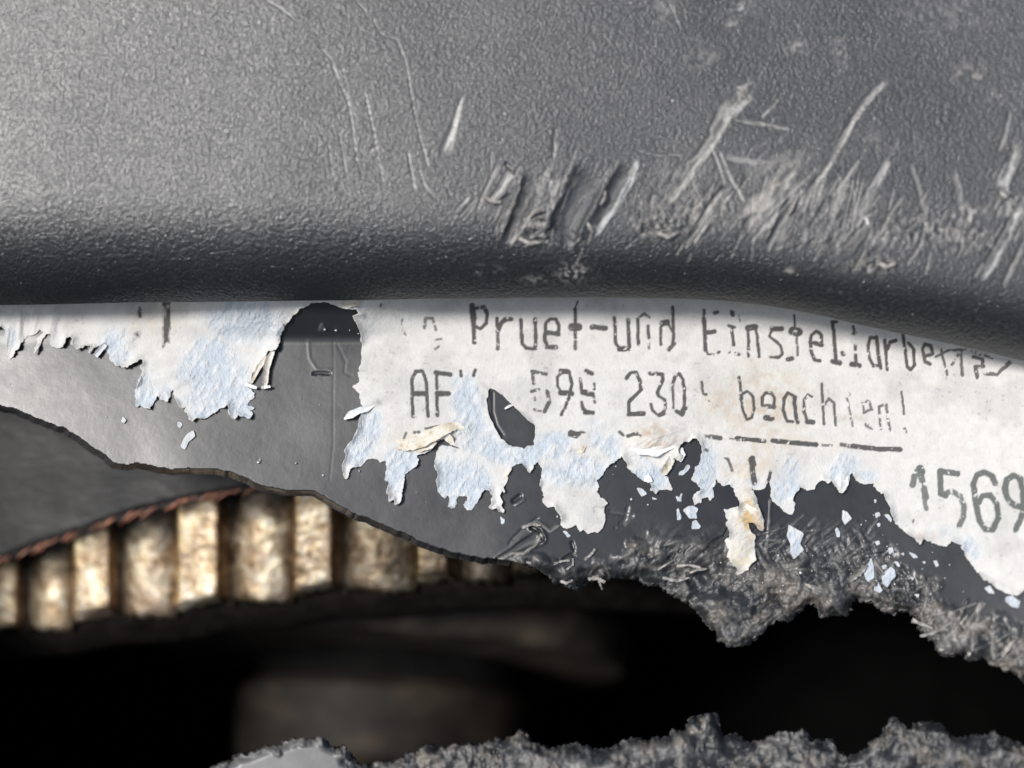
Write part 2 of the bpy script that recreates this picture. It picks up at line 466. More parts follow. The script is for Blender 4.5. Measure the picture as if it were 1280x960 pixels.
Dc = cover_d(X, Y) + (fbm(X, Y, 170, 2, 61) - 0.5) * 4
fib2 = rotn(X, Y, 62, 22, 4.5, 3, 43, ridged=True)
which = sst(0.44, 0.56, fbm(X, Y, 60, 2, 51))
fib = fib * which + fib2 * (1 - which)
fib = np.where(low, rotn(X, Y, 84, 20, 4.5, 4, 45, ridged=True), fib)
calm = sst(0.40, 0.62, fbm(X, Y, 34, 3, 53))            # 0 = torn smooth, 1 = shredded
lump = fbm(X, Y, 48, 3, 55)
Dc = Dc - fz * ((lump - 0.5) * 34 + (crag - 0.62) * 18 * (0.35 + 0.9 * calm) + (fib - 0.6) * (2 + 4 * calm) + (fbm(X + 9 * fine, Y + 9 * calm, 12, 4, 59, 0.6, ridged=True) - 0.6) * 9 * (.3 + calm) + (fine - 0.5) * 3 * calm)
edge = np.clip(1 - sd / 12, 0, 1) * (Y > 480)
Dc = Dc + edge ** 2 * rag * 13 + 0
# faint wisps dragged over the surface beyond the crumbled zone
wz = np.clip(sst(900, 960, X) * (1 - sst(1075, 1110, X)) * sst(640, 690, Y) + 0.7 * sst(780, 830, X) * (1 - sst(880, 930, X)) * sst(640, 700, Y) + 0.8 * sst(1150, 1230, X) * sst(770, 800, Y), 0, 1) * (1 - fz) * (~low)
Dc = Dc - wz * (fib - 0.6) * 4
base_c = np.array([0.020, 0.022, 0.025])
C = np.zeros(X.shape + (3,)) + base_c
light = np.array([0.225, 0.22, 0.21])
k = np.clip(fz * sst(0.50, 0.80, fib * 0.18 + crag * 0.42 + lump * 0.2 + fine * 0.3 + (calm - 0.5) * 0.16) * 0.72 + wz * sst(0.62, 0.85, fib) * 0.45, 0, 1)
warmn = sst(0.45, 0.65, fbm(X, Y, 28, 3, 57))[..., None]
light = light * (1 - warmn) + np.array([0.25, 0.225, 0.195]) * warmn
C = C * (1 - k[..., None]) + light * k[..., None]
lk = (low * sst(-500, -200, -np.abs(X - 150) * 1.0) * (X < 445))[..., None] * np.clip(0.7 + 0 * X, 0, 1)[..., None]
C = C * (1 - lk) + np.array([0.20, 0.20, 0.195]) * lk
# drilled recess and moulding marks that the torn label uncovers
def cstroke(pts, w, h, amt=0.0, ccol=(0.3, 0.3, 0.3), w1=None, rim=0.0):
    m, s, r, t, bd, hw = stroke(X, Y, pts, w, w1, 1.6)
    prof = np.clip(1 - s * s, 0, 1) ** 0.8
    Dc[m] += h * prof - rim * np.exp(-((np.abs(s) - 1.15) / 0.25) ** 2)
    if amt:
        n = 0.35 + 0.65 * sst(0.3, 0.7, vn(s * 2.2, r / 14, 71))
        kk = (amt * n * np.clip(1.6 - np.abs(s) * 1.3, 0, 1))[:, None]
        C[m] = C[m] * (1 - kk) + np.array(ccol) * kk
cstroke([(417, 400), (417, 470), (416, 560), (412, 600)], 2.4, 0.12, 0.4, (0.014, 0.014, 0.014))
cstroke([(392, 467), (400, 466), (412, 467)], 4, 2.0, rim=0.3)
cstroke([(421, 430), (432, 452), (430, 466), (440, 470)], 3, 0.15)
cstroke([(385, 425), (387, 448), (396, 462), (410, 462)], 4, -0.22, 0.08)
cstroke([(616, 494), (616, 515), (621, 532), (629, 544)], 3.2, 0.6, 0.5, (0.02, 0.02, 0.02))
cstroke([(400, 412), (402, 406), (405, 413)], 5, -1.5, 0.3)
# the bird-shaped gouge and others below the label
cstroke([(672, 672), (655, 680), (640, 690), (622, 699)], 17, 3.5, 0.22, (0.3, 0.3, 0.3), 5, rim=1.2)
cstroke([(676, 670), (668, 682), (655, 692), (640, 692), (624, 699)], 5, -2.5, 0.75, (0.5, 0.48, 0.44), 3)
cstroke([(664, 659), (674, 664), (679, 675)], 6, 5.0, rim=1.4)
cstroke([(655, 658), (672, 652), (683, 660), (688, 664), (697, 658)], 4, -0.8, 0.5, (0.36, 0.35, 0.33))
cstroke([(640, 675), (655, 660), (672, 648)], 3, 1.2, 0.25)
cstroke([(642, 626), (650, 620)], 6, 2.0); cstroke([(645, 631), (655, 625)], 3, -1, 0.4)
cstroke([(715, 678), (717, 686)], 4, 3); cstroke([(704, 699), (715, 692), (718, 695)], 4, 2.5, rim=1)
cstroke([(795, 700), (785, 718)], 9, -1, 0.35, (0.35, 0.35, 0.34))
cstroke([(780, 655), (785, 635)], 5, 1, 0.18); cstroke([(763, 640), (790, 645), (776, 655)], 6, 1, 0.12)
cstroke([(880, 690), (892, 676), (905, 670), (910, 660)], 3, 4, rim=0.8)
cstroke([(963, 625), (962, 650), (958, 690)], 3, -0.8, 0.4)
cstroke([(970, 690), (982, 677)], 3, -0.6, 0.4); cstroke([(1012, 656), (1020, 648)], 4, -0.5, 0.3)
for q in range(42):
    x0 = random.uniform(880, 1090); y0 = random.uniform(655, 745); L = random.uniform(10, 34)
    a = math.radians(random.gauss(-40, 22))
    cstroke([(x0, y0), (x0 + L * math.cos(a), y0 + L * math.sin(a))], random.uniform(1.6, 3.6), random.uniform(-1.2, 1.5), random.uniform(0.1, 0.34), (0.36, 0.35, 0.33))
for q in range(40):
    x0 = random.uniform(1150, 1290); y0 = np.interp(x0, [1150, 1290], [785, 842]) - random.uniform(-6, 34); L = random.uniform(12, 36)
    a = math.radians(random.gauss(-48, 30))
    cstroke([(x0, y0), (x0 + L * math.cos(a), y0 + L * math.sin(a))], random.uniform(2.5, 6), random.uniform(-3, 1.5), random.uniform(0.2, 0.6), (0.42, 0.40, 0.37))
# dust haze on the plain areas
cover_low = low
wall_c = lambda x, y, z: (np.array([0.05, 0.05, 0.052])[None, :] + 0.10 * (sst(640, 700, x)[:, None]) * fbm(x * 3, y * 3 + z * 5, 9, 3, 77)[:, None])
def ring(o0, o1, z0, seed):
    return (lambda x, y: np.where((y < 872) & (x < 640), o0, o1 + (fbm(x + z0, y, 6, 3, seed) - 0.5) * 9 * sst(600, 680, np.where(y > 872, 999, x))),
            lambda x, y: z0 + (fbm(x, y + 50, 6, 2, seed + 1) - 0.5) * 4)
RINGS = [ring(0.8, 0.5, 4, 80), ring(1.6, 1.0, 10, 82), ring(2.6, 1.5, 17, 84), ring(3.4, 0.5, 25, 86), ring(4.2, -1.5, 33, 88), ring(7.5, -4, 42, 90)]
V, F, Cc, A = clipped(X, Y, f, Dc, C, fz + wz * 0.6, RINGS, wall_c, dup=False)
me = mesh_np('cover_shell', V, F, Cc, aux=A)
cbase = P(640, 1060, -120)
cover = root('timing_belt_cover', 'broken grey-black plastic cover with a torn white paper label and a ragged hole in it', 'engine cover', cbase)
cover_shell = part('cover_shell', me, M_cover, cover, cbase)

# =================================================================== LABEL
LB = [(-40,345),(-40,420),(-10,412),(0,408),(7,412),(8,430),(9,445),(12,450),(16,447),(22,436),(26,430),(34,420),(36,418),(38,420),(43,418),(50,412),(54,416),(48,422),(47,430),(42,440),(43,442),(48,434),(54,424),(58,417),(64,417),(63,430),(70,437),(78,434),(81,428),(82,422),(88,421),(91,424),(90,430),(97,436),(104,434),(108,431),(114,432),(111,439),(113,440),(118,435),(122,433),(128,433),(131,436),(135,440),(138,450),(147,457),(153,459),(160,458),(167,454),(178,449),(180,452),(176,459),(178,466),(176,473),(169,487),(170,493),(169,508),(171,509),(175,506),(182,509),(187,510),(192,503),(198,495),(203,501),(210,502),(213,493),(216,486),(219,498),(224,508),(228,511),(232,508),(231,514),(236,521),(240,528),(246,522),(256,524),(264,518),(272,513),(281,510),(284,505),(286,515),(289,522),(293,524),(297,519),(305,521),(313,522),(317,517),(313,513),(318,510),(310,507),(312,500),(318,497),(318,492),(313,487),(308,483),(314,478),(315,468),(322,458),(330,447),(335,440),(341,438),(345,437),(348,430),(350,420),(355,411),(354,405),(357,407),(365,396),(378,384),(392,378),(408,378),(420,381),(430,386),(436,386),(445,386),(452,393),(446,394),(441,395),(446,404),(449,412),(451,420),(453,432),(452,448),(450,462),(447,466),(451,477),(445,482),(441,483),(445,488),(450,492),(452,505),(454,509),(449,525),(446,540),(440,550),(434,558),(431,563),(433,570),(427,582),(428,590),(432,600),(434,598),(438,587),(442,584),(450,583),(455,578),(460,573),(465,573),(472,573),(475,578),(482,576),(483,586),(482,600),(487,603),(483,615),(487,620),(486,628),(492,624),(494,630),(500,630),(502,620),(504,605),(506,592),(510,590),(515,587),(522,580),(523,575),(521,568),(530,567),(540,563),(543,558),(546,552),(550,548),(556,549),(565,556),(575,561),(568,560),(560,557),(552,556),(547,565),(544,577),(543,582),(548,592),(545,602),(548,613),(552,620),(556,622),(561,619),(562,626),(560,632),(565,637),(569,636),(571,628),(571,620),(576,619),(580,620),(584,622),(580,634),(584,638),(590,638),(594,630),(598,626),(601,618),(606,612),(611,613),(615,620),(615,630),(611,634),(615,637),(621,634),(624,640),(630,642),(631,637),(626,632),(629,628),(626,620),(626,612),(630,617),(632,615),(629,610),(634,604),(635,592),(640,584),(645,581),(652,580),(660,588),(663,592),(667,582),(672,578),(677,582),(679,588),(676,600),(676,612),(680,622),(678,628),(684,634),(693,633),(696,639),(702,645),(701,655),(703,660),(710,661),(720,656),(725,664),(729,662),(735,667),(742,665),(747,666),(755,656),(757,645),(756,635),(759,629),(745,615),(750,608),(746,602),(750,597),(752,595),(762,582),(774,574),(778,570),(781,575),(786,585),(793,593),(800,598),(806,601),(812,600),(815,608),(811,615),(816,614),(820,618),(824,612),(830,612),(839,613),(841,611),(835,600),(832,594),(838,586),(843,577),(841,571),(846,577),(852,577),(853,570),(848,566),(849,560),(856,552),(861,553),(866,547),(871,547),(876,553),(878,563),(875,575),(868,590),(863,600),(870,604),(877,612),(868,618),(866,624),(869,630),(876,628),(876,623),(885,623),(887,628),(892,622),(891,610),(896,598),(898,603),(905,607),(912,606),(918,611),(920,620),(925,626),(923,634),(916,636),(905,636),(909,650),(907,655),(912,665),(911,673),(906,675),(908,680),(912,688),(909,695),(914,703),(920,710),(922,719),(928,716),(936,712),(938,708),(944,700),(944,670),(936,662),(934,652),(943,654),(950,662),(954,664),(955,652),(948,632),(944,618),(940,612),(950,613),(957,608),(962,600),(964,620),(968,628),(980,640),(990,644),(993,638),(992,620),(1000,610),(1005,610),(1008,612),(1018,611),(1023,602),(1028,600),(1035,604),(1040,602),(1046,612),(1053,616),(1058,612),(1062,598),(1063,592),(1066,592),(1070,600),(1078,604),(1091,605),(1095,612),(1104,618),(1110,628),(1114,640),(1117,650),(1130,664),(1145,674),(1150,680),(1156,674),(1166,678),(1183,684),(1190,677),(1201,682),(1207,695),(1222,715),(1229,723),(1240,730),(1255,740),(1270,745),(1282,738),(1330,760),(1390,780),(1440,785),(1440,345)]
HOLE = [(612,485),(608,500),(610,515),(616,530),(626,548),(640,559),(655,560),(667,556),(669,545),(670,532),(660,525),(650,515),(640,505),(630,495),(620,488)]
FLAKES = [[(242,538),(244,545),(236,552),(231,562),(226,558),(229,550),(235,542)],[(222,528),(226,527),(228,531),(225,535),(222,532)],[(154,521),(158,525),(155,529),(152,527)],
          [(625,645),(631,650),(630,654),(627,655)],[(703,663),(708,664),(713,670),(710,672)],[(796,610),(803,611),(808,616),(808,618),(802,621)],[(815,621),(821,624),(816,624)],
          [(848,594),(849,590),(855,587),(860,580),(863,583),(860,588),(854,594)],[(845,620),(849,622),(852,616),(853,618),(851,624),(852,627),(847,626)],[(846,637),(848,635),(851,645),(851,649),(847,650)],
          [(854,638),(860,633),(866,632),(873,636),(870,642),(871,648),(862,648)],[(866,652),(870,650),(876,658),(874,661),(865,661)],
          [(986,656),(993,660),(1005,667),(1003,672),(1000,680),(1005,687),(998,694),(992,699),(988,690),(988,680),(984,670)],[(1053,637),(1059,640),(1065,648),(1056,656),(1053,650)],[(1044,662),(1047,659),(1050,665),(1050,672),(1046,671)],
          [(1102,722),(1105,716),(1114,708),(1118,712),(1120,720),(1114,726),(1109,734),(1104,730)],[(1093,727),(1098,728),(1103,738),(1099,741),(1093,738)],[(1080,716),(1089,698),(1092,708),(1093,722),(1084,728)],
          [(1136,690),(1144,693),(1148,697),(1142,698)],[(1257,746),(1266,745),(1275,752),(1273,760),(1264,758),(1257,752)],[(1165,765),(1173,763),(1178,768),(1174,772)],[(1142,743),(1149,743),(1148,747)],[(1230,735),(1238,732),(1243,742),(1236,741)],
          [(1167,701),(1171,701),(1174,707),(1170,709)],[(1104,643),(1111,643),(1115,649),(1114,653)],[(1094,642),(1099,640),(1101,644),(1095,648)],[(1096,655),(1100,653),(1101,657),(1098,659)],
          [(1110,685),(1116,684),(1117,690),(1112,693)],[(1094,677),(1099,676),(1100,680),(1096,682)],[(1102,707),(1108,706),(1109,710),(1104,712)],[(1118,702),(1122,702),(1126,709),(1122,708)],[(1138,721),(1142,722),(1141,727)],[(1153,702),(1157,702),(1156,706)],[(1211,772),(1215,774),(1213,779)],
          [(1126,692),(1130,691),(1130,695)],[(1092,624),(1096,625),(1094,630)]]
INK = [([(503,400),(503,412),(507,419)],2.2,.4),([(531,410),(532,398),(541,398),(545,412)],3,.5),([(545,425),(557,422)],2,.5),([(544,436),(548,433)],2.5,.6),([(477,382),(480,384)],4,.6),
 ([(591,382),(592,408),(593,428)],4.5,1),([(592,386),(605,383),(609,392),(608,404),(601,411),(594,408)],3.6,1),([(590,382),(592,398)],6,1),
 ([(621,398),(622,412)],3.5,1),([(622,414),(627,403),(633,399),(639,399)],4.5,1),([(622,417),(622,436)],3.5,.75),
 ([(651,400),(653,430),(658,435),(667,436),(670,430)],3.6,1),([(669,399),(670,436)],3.6,1),
 ([(682,417),(698,416),(699,407),(695,399),(687,399),(682,405),(681,425),(685,433)],3.6,1),([(684,434),(695,434)],4.2,.9),([(683,415),(698,418)],4.5,.9),
 ([(722,377),(719,386)],1.8,1),([(719,386),(719,422)],3.4,1),([(715,409),(723,409)],8,1),([(719,427),(719,436)],3.2,.8),
 ([(740,409),(757,410)],5,1),
 ([(768,398),(770,430),(776,436),(785,437)],3.6,1),([(774,436),(786,436)],5,1),([(785,400),(787,436)],3.8,1),
 ([(797,399),(798,430)],3.4,.95),([(800,396),(805,392),(812,397)],2.5,.7),([(810,408),(811,422)],3.4,.9),([(811,428),(811,438)],3,.6),
 ([(826,431),(826,410),(829,403)],3,.95),([(828,404),(834,403)],6,1),([(835,404),(842,417)],2.6,.9),([(841,384),(842,420),(841,430)],3,1),([(843,430),(836,437)],4,.8),
 ([(880,387),(880,394)],2.6,.8),([(880,398),(882,438)],4,1),([(882,416),(893,414)],4.6,.95),([(883,438),(885,443),(893,443),(899,440)],2.4,.9),([(893,391),(897,390)],3.4,.8),
 ([(915,390),(916,394)],4,.9),([(911,407),(918,409)],3,.9),([(914,408),(917,431)],3.2,.95),([(911,441),(916,437)],2,.6),([(919,442),(923,443)],4,.8),([(924,394),(925,402)],1.6,.5),
 ([(936,445),(935,412)],3,1),([(935,410),(944,409)],6,1),([(945,410),(947,425),(949,446)],3,1),
 ([(977,411),(965,411)],4.6,1),([(965,411),(962,420),(970,427),(976,432),(978,443),(973,447),(963,446)],2.8,.95),
 ([(993,394),(994,412)],2.2,1),([(991,414),(998,415)],9,1),([(996,420),(997,444)],2.4,.7),([(985,449),(990,448)],4.5,.9),
 ([(1013,428),(1027,430),(1027,419),(1021,414),(1014,419),(1013,428),(1014,440),(1018,450),(1025,451)],3.4,1),([(1018,429),(1027,431)],4.5,1),
 ([(1041,402),(1045,450)],3.6,1),([(1040,402),(1046,402)],3,1),([(1041,452),(1050,454)],5,1),([(1053,441),(1054,443)],4,.9),
 ([(1067,408),(1068,418)],2.6,.9),([(1066,417),(1070,416)],2.4,.8),([(1069,432),(1070,452)],3,.95),([(1065,455),(1074,457)],5,.95),
 ([(1096,423),(1088,422),(1085,432),(1087,448),(1091,457),(1097,457)],3.2,1),([(1096,421),(1098,445),(1101,460)],3.6,1),
 ([(1106,425),(1109,462)],3.2,.95),([(1109,436),(1113,428),(1119,426)],4,.95),
 ([(1129,417),(1134,458),(1139,462),(1143,456),(1142,436),(1136,429)],3.2,.95),
 ([(1153,436),(1156,430),(1163,432),(1166,442),(1156,445),(1153,438),(1156,452),(1163,455)],3.4,.85),
 ([(1170,446),(1185,438),(1204,437)],2.4,.6),([(1176,436),(1184,468)],2.6,.75),([(1190,456),(1200,440)],2.4,.6),([(1201,440),(1203,469)],2.8,.7),
 ([(1217,446),(1228,449),(1229,458),(1219,458),(1222,472)],3.8,.8),([(1232,467),(1246,468),(1262,453)],4,.7),([(1208,436),(1240,448)],2.4,.5),
 ([(516,520),(515,474),(519,466)],3.4,1),([(520,464),(528,464)],3.6,1),([(529,466),(533,478),(535,520)],3.4,1),([(516,492),(533,492)],5,1),
 ([(547,519),(546,492)],3.4,1),([(547,492),(560,492)],5.4,1),([(546,486),(546,466)],3.2,.95),([(545,466),(563,468)],4.4,1),([(576,464),(577,470)],3,.95),([(594,463),(592,469)],3.4,.95),
 ([(666,465),(667,479)],3.6,.8),([(665,464),(683,468)],3.6,.8),([(665,489),(673,487)],3.4,.8),([(684,489),(687,503),(681,514)],4,.85),([(668,494),(669,500)],2.6,.6),([(668,512),(676,513)],3,.55),
 ([(704,464),(697,471),(697,483),(702,490)],3,.98),([(701,464),(711,465)],5,1),([(712,466),(715,480),(713,492)],3.2,1),([(701,491),(715,492)],5.4,1),([(713,492),(708,505),(702,518)],3.2,1),
 ([(733,464),(740,467)],4.6,.9),([(725,474),(727,487)],3.2,.9),([(743,480),(743,486)],3,.85),([(729,490),(740,493)],5.4,1),([(727,503),(729,511),(734,515)],3.4,.9),([(732,515),(741,516)],4.6,.95),([(743,496),(744,503)],3,.8),
 ([(783,473),(788,466),(795,465),(800,475),(801,487),(795,494),(786,503),(786,517)],3.5,1),([(786,518),(804,517)],5,1),
 ([(812,467),(828,468)],3.8,1),([(828,469),(829,475),(822,490),(823,494)],3.8,1),([(823,495),(831,500),(832,510),(828,517)],3,.85),([(814,505),(816,513),(821,517)],3,.9),([(824,519),(829,517)],4.6,.9),
 ([(841,480),(844,470),(849,467),(854,475),(856,492),(855,508),(852,514)],3.2,1),([(841,482),(842,510)],2.6,.8),([(846,514),(853,518),(857,511)],4,.95),
 ([(877,478),(879,492),(883,493)],2.6,.85),([(886,501),(888,504)],1.8,.5),
 ([(924,472),(927,498)],3.2,1),([(926,493),(934,489),(941,496),(943,510),(940,522),(934,524),(929,514),(926,498)],2.8,.95),
 ([(953,507),(953,496),(957,491),(964,491),(968,498),(967,510)],3.2,.95),([(956,508),(967,508)],5,.8),([(957,522),(965,523)],5.4,.95),
 ([(994,496),(985,491),(980,498),(979,513),(984,526),(991,527)],3.2,.95),([(993,497),(994,515),(997,528)],3.8,1),
 ([(1015,496),(1010,493),(1005,500),(1005,514),(1009,526)],2.8,.85),([(1009,527),(1017,528)],4.6,.9),
 ([(1027,480),(1030,530)],2.8,.8),([(1031,506),(1036,498),(1042,503),(1045,532)],2.6,.75),
 ([(1057,496),(1062,493)],3,.5),([(1059,498),(1066,533)],2.2,.45),([(1078,502),(1086,501),(1090,512),(1080,516)],2.8,.6),([(1078,504),(1080,516)],2,.5),([(1083,531),(1090,535)],4,.5),
 ([(1099,508),(1101,536)],2.6,.65),([(1100,508),(1108,506),(1112,538)],2.8,.6),([(1127,490),(1130,517)],2.4,.8),([(1131,536),(1132,540)],3,.6),
 ([(880,545),(890,546)],3,.55),([(888,546),(900,548)],4.6,.85),([(912,548),(922,549)],1.6,.5),([(921,548),(955,551)],4.6,.98),([(966,551),(1020,556)],5,1),([(1026,556),(1040,557)],2.5,.5),([(1052,556),(1062,558)],4,.7),([(1066,558),(1095,561),(1125,562)],4.8,.9),
 ([(714,542),(722,544)],7,1),([(722,541),(731,540)],2.2,.9),([(775,540),(779,544)],3,.8),([(785,545),(796,542)],4,.9),([(799,543),(801,545)],2,.6),([(906,571),(911,575),(915,588)],3,.75),
 ([(940,574),(941,580)],7,1),([(940,584),(943,604)],5.4,.95),([(963,590),(961,600)],3.2,.9),([(882,562),(884,563)],3,.6),
 ([(518,541),(524,540)],3.2,.7),([(532,536),(560,530),(566,530)],2.2,.8),([(505,548),(508,541)],2.4,.6),
 ([(1141,606),(1143,596),(1149,585),(1153,600),(1157,622)],5,.62),([(1150,586),(1152,590)],6,.8),([(1155,622),(1158,636)],3.5,.5),([(1143,652),(1144,654)],4,.4),
 ([(1197,592),(1176,589)],4.6,.95),([(1175,589),(1176,617),(1182,620)],4.6,.85),([(1180,618),(1190,614),(1200,620),(1205,632),(1205,645),(1199,658)],4.2,.6),
 ([(1244,604),(1240,595),(1230,590),(1221,594),(1217,606),(1219,625),(1224,650),(1232,662),(1241,662),(1248,648),(1246,630),(1238,619),(1228,620),(1224,628)],4.4,.85),
 ([(1277,634),(1268,632),(1260,624),(1256,611),(1259,599),(1267,594),(1276,598)],4.6,.88),([(1275,598),(1279,614),(1279,640),(1270,662)],4.6,.8)]
INKPOLY = [[(203,372),(213,372),(213,408),(211,420),(212,428),(208,429),(204,434)],[(172,389),(175,384),(178,392),(178,398),(173,397)],[(166,417),(173,415),(175,422),(171,421)]]
X, Y = grid(-40, 345, 1440, 790, 1.12)
warp = (fbm(X, Y, 5, 2, 101) - 0.5) * 3.4 + (fbm(X, Y, 2.4, 2, 105) - 0.5) * 1.8
base_sd = poly_sdf(X, Y, LB, 26.0)
hole_sd = poly_sdf(X, Y, HOLE, 26.0)
f = np.minimum(base_sd, -hole_sd + 0.0)
edge_d = f.copy()
f = f + warp * (1 - ell(X, Y, 640, 520, 40, 45) * 0.7)
flake = np.full(X.shape, -26.0)
for pl in FLAKES: flake = np.maximum(flake, poly_sdf(X, Y, pl, 6.0))
f = np.maximum(f, np.where(flake > -6, flake + warp * 0.25, -26))
isfl = (flake > -2)
f = np.where((X < 32 - 60) | (Y < 352), np.maximum(f, np.minimum(Y - 346, 5)), f)
# torn-away areas, where the bluish core shows
B = np.zeros(X.shape)
for (cx, cy, rx, ry, dg, am) in [(305,400,50,40,0,1.0),(265,470,45,60,0,1.0),(300,500,36,34,0,.9),(180,492,24,30,0,.75),(205,492,20,20,0,.6),(142,432,24,30,0,.9),(150,425,30,16,0,.6),(70,425,12,16,0,.45),(96,425,14,14,0,.3),(14,420,12,34,0,.5),
        (462,400,16,34,0,.55),(500,400,45,16,0,.35),(455,550,24,40,15,.95),(500,590,26,38,0,.95),(470,520,12,10,0,.7),(515,575,20,16,0,.8),(585,500,22,36,-20,1.0),(590,545,45,30,0,.9),(575,600,45,40,0,1.0),(640,565,50,22,0,1.0),(690,560,40,24,0,.85),
        (720,590,50,24,0,1.0),(745,545,24,26,0,.7),(765,560,12,30,0,.8),(735,640,10,20,0,.45),(815,595,28,20,0,1.0),(800,570,14,20,0,.6),(884,590,22,38,0,1.05),(905,600,24,12,40,.6),(945,605,14,14,0,.6),(944,630,10,16,0,.7),(985,600,28,40,0,.75),(1000,570,40,18,0,.45),
        (1055,590,24,30,20,.85),(1085,595,18,12,0,.8),(1118,645,12,22,-30,.6),(1180,665,30,14,0,.5),(1210,685,24,30,-40,.55),(980,455,12,8,0,.3),(1100,450,26,8,0,.2),(1160,490,40,10,0,.3),(350,400,14,30,0,.7)]:
    B = np.maximum(B, am * ell(X, Y, cx, cy, rx, ry, dg))
B = np.clip(B * 1.5 - 0.28, 0, 1)
B = np.where(isfl, 0.75 + 0.25 * (X > 840), B)
B = np.clip(B + (fbm(X, Y, 18, 4, 111) - 0.5) * 1.1 * sst(0.05, 0.5, B), 0, 1)
B = 0.6 * B + 0.4 * sst(0.25, 0.65, B)
rim = np.clip(1 - edge_d / 7, 0, 1) * (edge_d > -1)
paper = np.array([0.615, 0.608, 0.582]); blue = np.array([0.49, 0.55, 0.605]); white = np.array([0.70, 0.70, 0.69])
C = np.zeros(X.shape + (3,)) + paper
grime = sst(0.52, 0.75, fbm(X, Y, 45, 4, 121))
C *= (1 - 0.13 * grime)[..., None] * np.array([1, 1, 1])
fibc = rotn(X, Y, -55, 16, 5, 4, 131)
bl = blue * (1 - 0.55 * sst(0.45, 0.7, fibc))[..., None] + white * (0.55 * sst(0.45, 0.7, fibc))[..., None]
C = C * (1 - B[..., None]) + bl * B[..., None]
# stains
for (cx, cy, rx, ry, am, cc) in [(960,500,44,50,.42,(.46,.36,.25)),(905,505,30,26,.3,(.5,.4,.28)),(820,545,22,16,.5,(.42,.29,.16)),(935,645,12,24,.85,(.5,.38,.2)),(945,660,8,14,.6,(.45,.3,.15)),(925,697,14,20,.55,(.6,.53,.36)),(945,580,24,26,.35,(.58,.46,.34)),(915,590,20,20,.2,(.55,.45,.3)),
        (540,545,40,10,.35,(.6,.5,.32)),(1065,523,16,5,.6,(.42,.38,.32)),(1000,560,60,20,.15,(.55,.45,.3)),(1155,672,14,6,.45,(.5,.38,.33)),(930,372,20,10,.3,(.5,.4,.3)),(195,390,40,30,.25,(.7,.6,.42)),(20,385,60,14,.25,(.72,.66,.5)),(715,560,20,6,.2,(.6,.45,.3)),(727,565,6,8,.35,(.45,.3,.2))]:
    m = am * ell(X, Y, cx, cy, rx, ry) * (0.35 + 1.1 * sst(0.35, 0.68, fbm(X, Y, 9, 4, 141)))
    m = np.clip(m, 0, 1)[..., None]; C = C * (1 - m) + np.array(cc) * m
sp = sst(0.79, 0.84, fbm(X, Y, 4.5, 2, 151)) * 0.25
C *= (1 - sp * (0.4 + 0.6 * grime))[..., None]
# print
ink = np.zeros(X.shape)
wear = fbm(X, Y, 5, 3, 161)
jx = X + (fbm(X, Y, 6, 2, 165) - 0.5) * 1.6; jy = Y + (fbm(X, Y, 6, 2, 167) - 0.5) * 1.6
for pts, w, am in INK:
    isbig = pts[0][0] > 1135 and pts[0][1] > 580
    w = w * (1.6 if isbig else 1.26); am = min(1, am + (0.22 if isbig else 0.06))
    m, s, r, t, bd, hw = stroke(jx, jy, pts, w, w, 2)
    cov = 1 - sst(-0.5, 0.7, bd - w * 0.5)
    thr = 0.18 + (1 - am) * 0.42
    wm = sst(thr, thr + 0.1, wear[m])
    ink[m] = np.maximum(ink[m], cov * wm * (0.6 + 0.4 * am))
for pl in INKPOLY:
    s = poly_sdf(X, Y, pl, 6)
    ink = np.maximum(ink, sst(-0.6, 0.7, s + (wear - 0.5) * 2) * (1 - 0.9 * ell(X, Y, 206, 390, 2, 5) - 0.9 * ell(X, Y, 210, 383, 2, 2.5)).clip(0, 1))
big = sst(1130, 1140, X) * sst(560, 575, Y)
inkcol = np.array([0.055, 0.054, 0.052]) * (1 - big[..., None]) + np.array([0.055, 0.068, 0.063]) * big[..., None]
ink = np.clip(ink * (1 - 0.08 * big), 0, 1)
C = C * (1 - 0.94 * ink[..., None]) + inkcol * 0.94 * ink[..., None]
# relief
h = 2.6 - 1.3 * B + B * ((fibc - 0.5) * 2.6 + (fbm(X, Y, 8, 3, 171) - 0.5) * 2.2)
h += (fbm(X, Y, 60, 3, 181) - 0.5) * 1.2
lift = np.clip(1 - edge_d / 10, 0, 1) ** 2 * (edge_d > -3) * sst(0.42, 0.72, fbm(X, Y, 22, 2, 191))
h += lift * 5.0 * (1 - isfl)
for (cx, cy, rx, ry, dg, am) in [(822,548,34,16,-8,9),(805,575,26,8,10,-2),(848,570,10,10,0,5),(925,680,14,34,0,4),(948,645,8,24,-25,6),(345,425,8,24,20,5),(725,600,30,5,-10,2.5),(735,640,26,22,0,3),(720,560,24,4,-12,1.5),(540,545,44,8,-17,4),(1054,606,6,16,0,4),
        (1150,675,10,6,0,4),(64,400,7,26,12,3),(35,410,8,30,-10,-1.5),(225,478,20,6,-30,2.5),(205,470,26,7,-12,2.5),(168,448,12,6,-30,3),(622,500,30,3,42,2.2),(455,508,18,5,-25,3),(1245,700,20,30,-30,3),(1068,430,10,7,20,2.5),(1155,440,60,4,14,-1.2)]:
    h += am * ell(X, Y, cx, cy, rx, ry, dg)
crn = rotn(X, Y, -20, 22, 8, 3, 201, ridged=True)
h += (ell(X, Y, 820, 550, 40, 22) + 0.8 * ell(X, Y, 930, 650, 26, 60)) * (crn - 0.6) * 7
h += sst(120, 0, X) * (rotn(X, Y, 100, 40, 8, 2, 205) - 0.5) * 6 * sst(370, 400, Y)
h -= ink * 0.25
h = np.maximum(h, 0.7)
Dl = cover_d(X, Y) + (fbm(X, Y, 170, 2, 61) - 0.5) * 4 - h
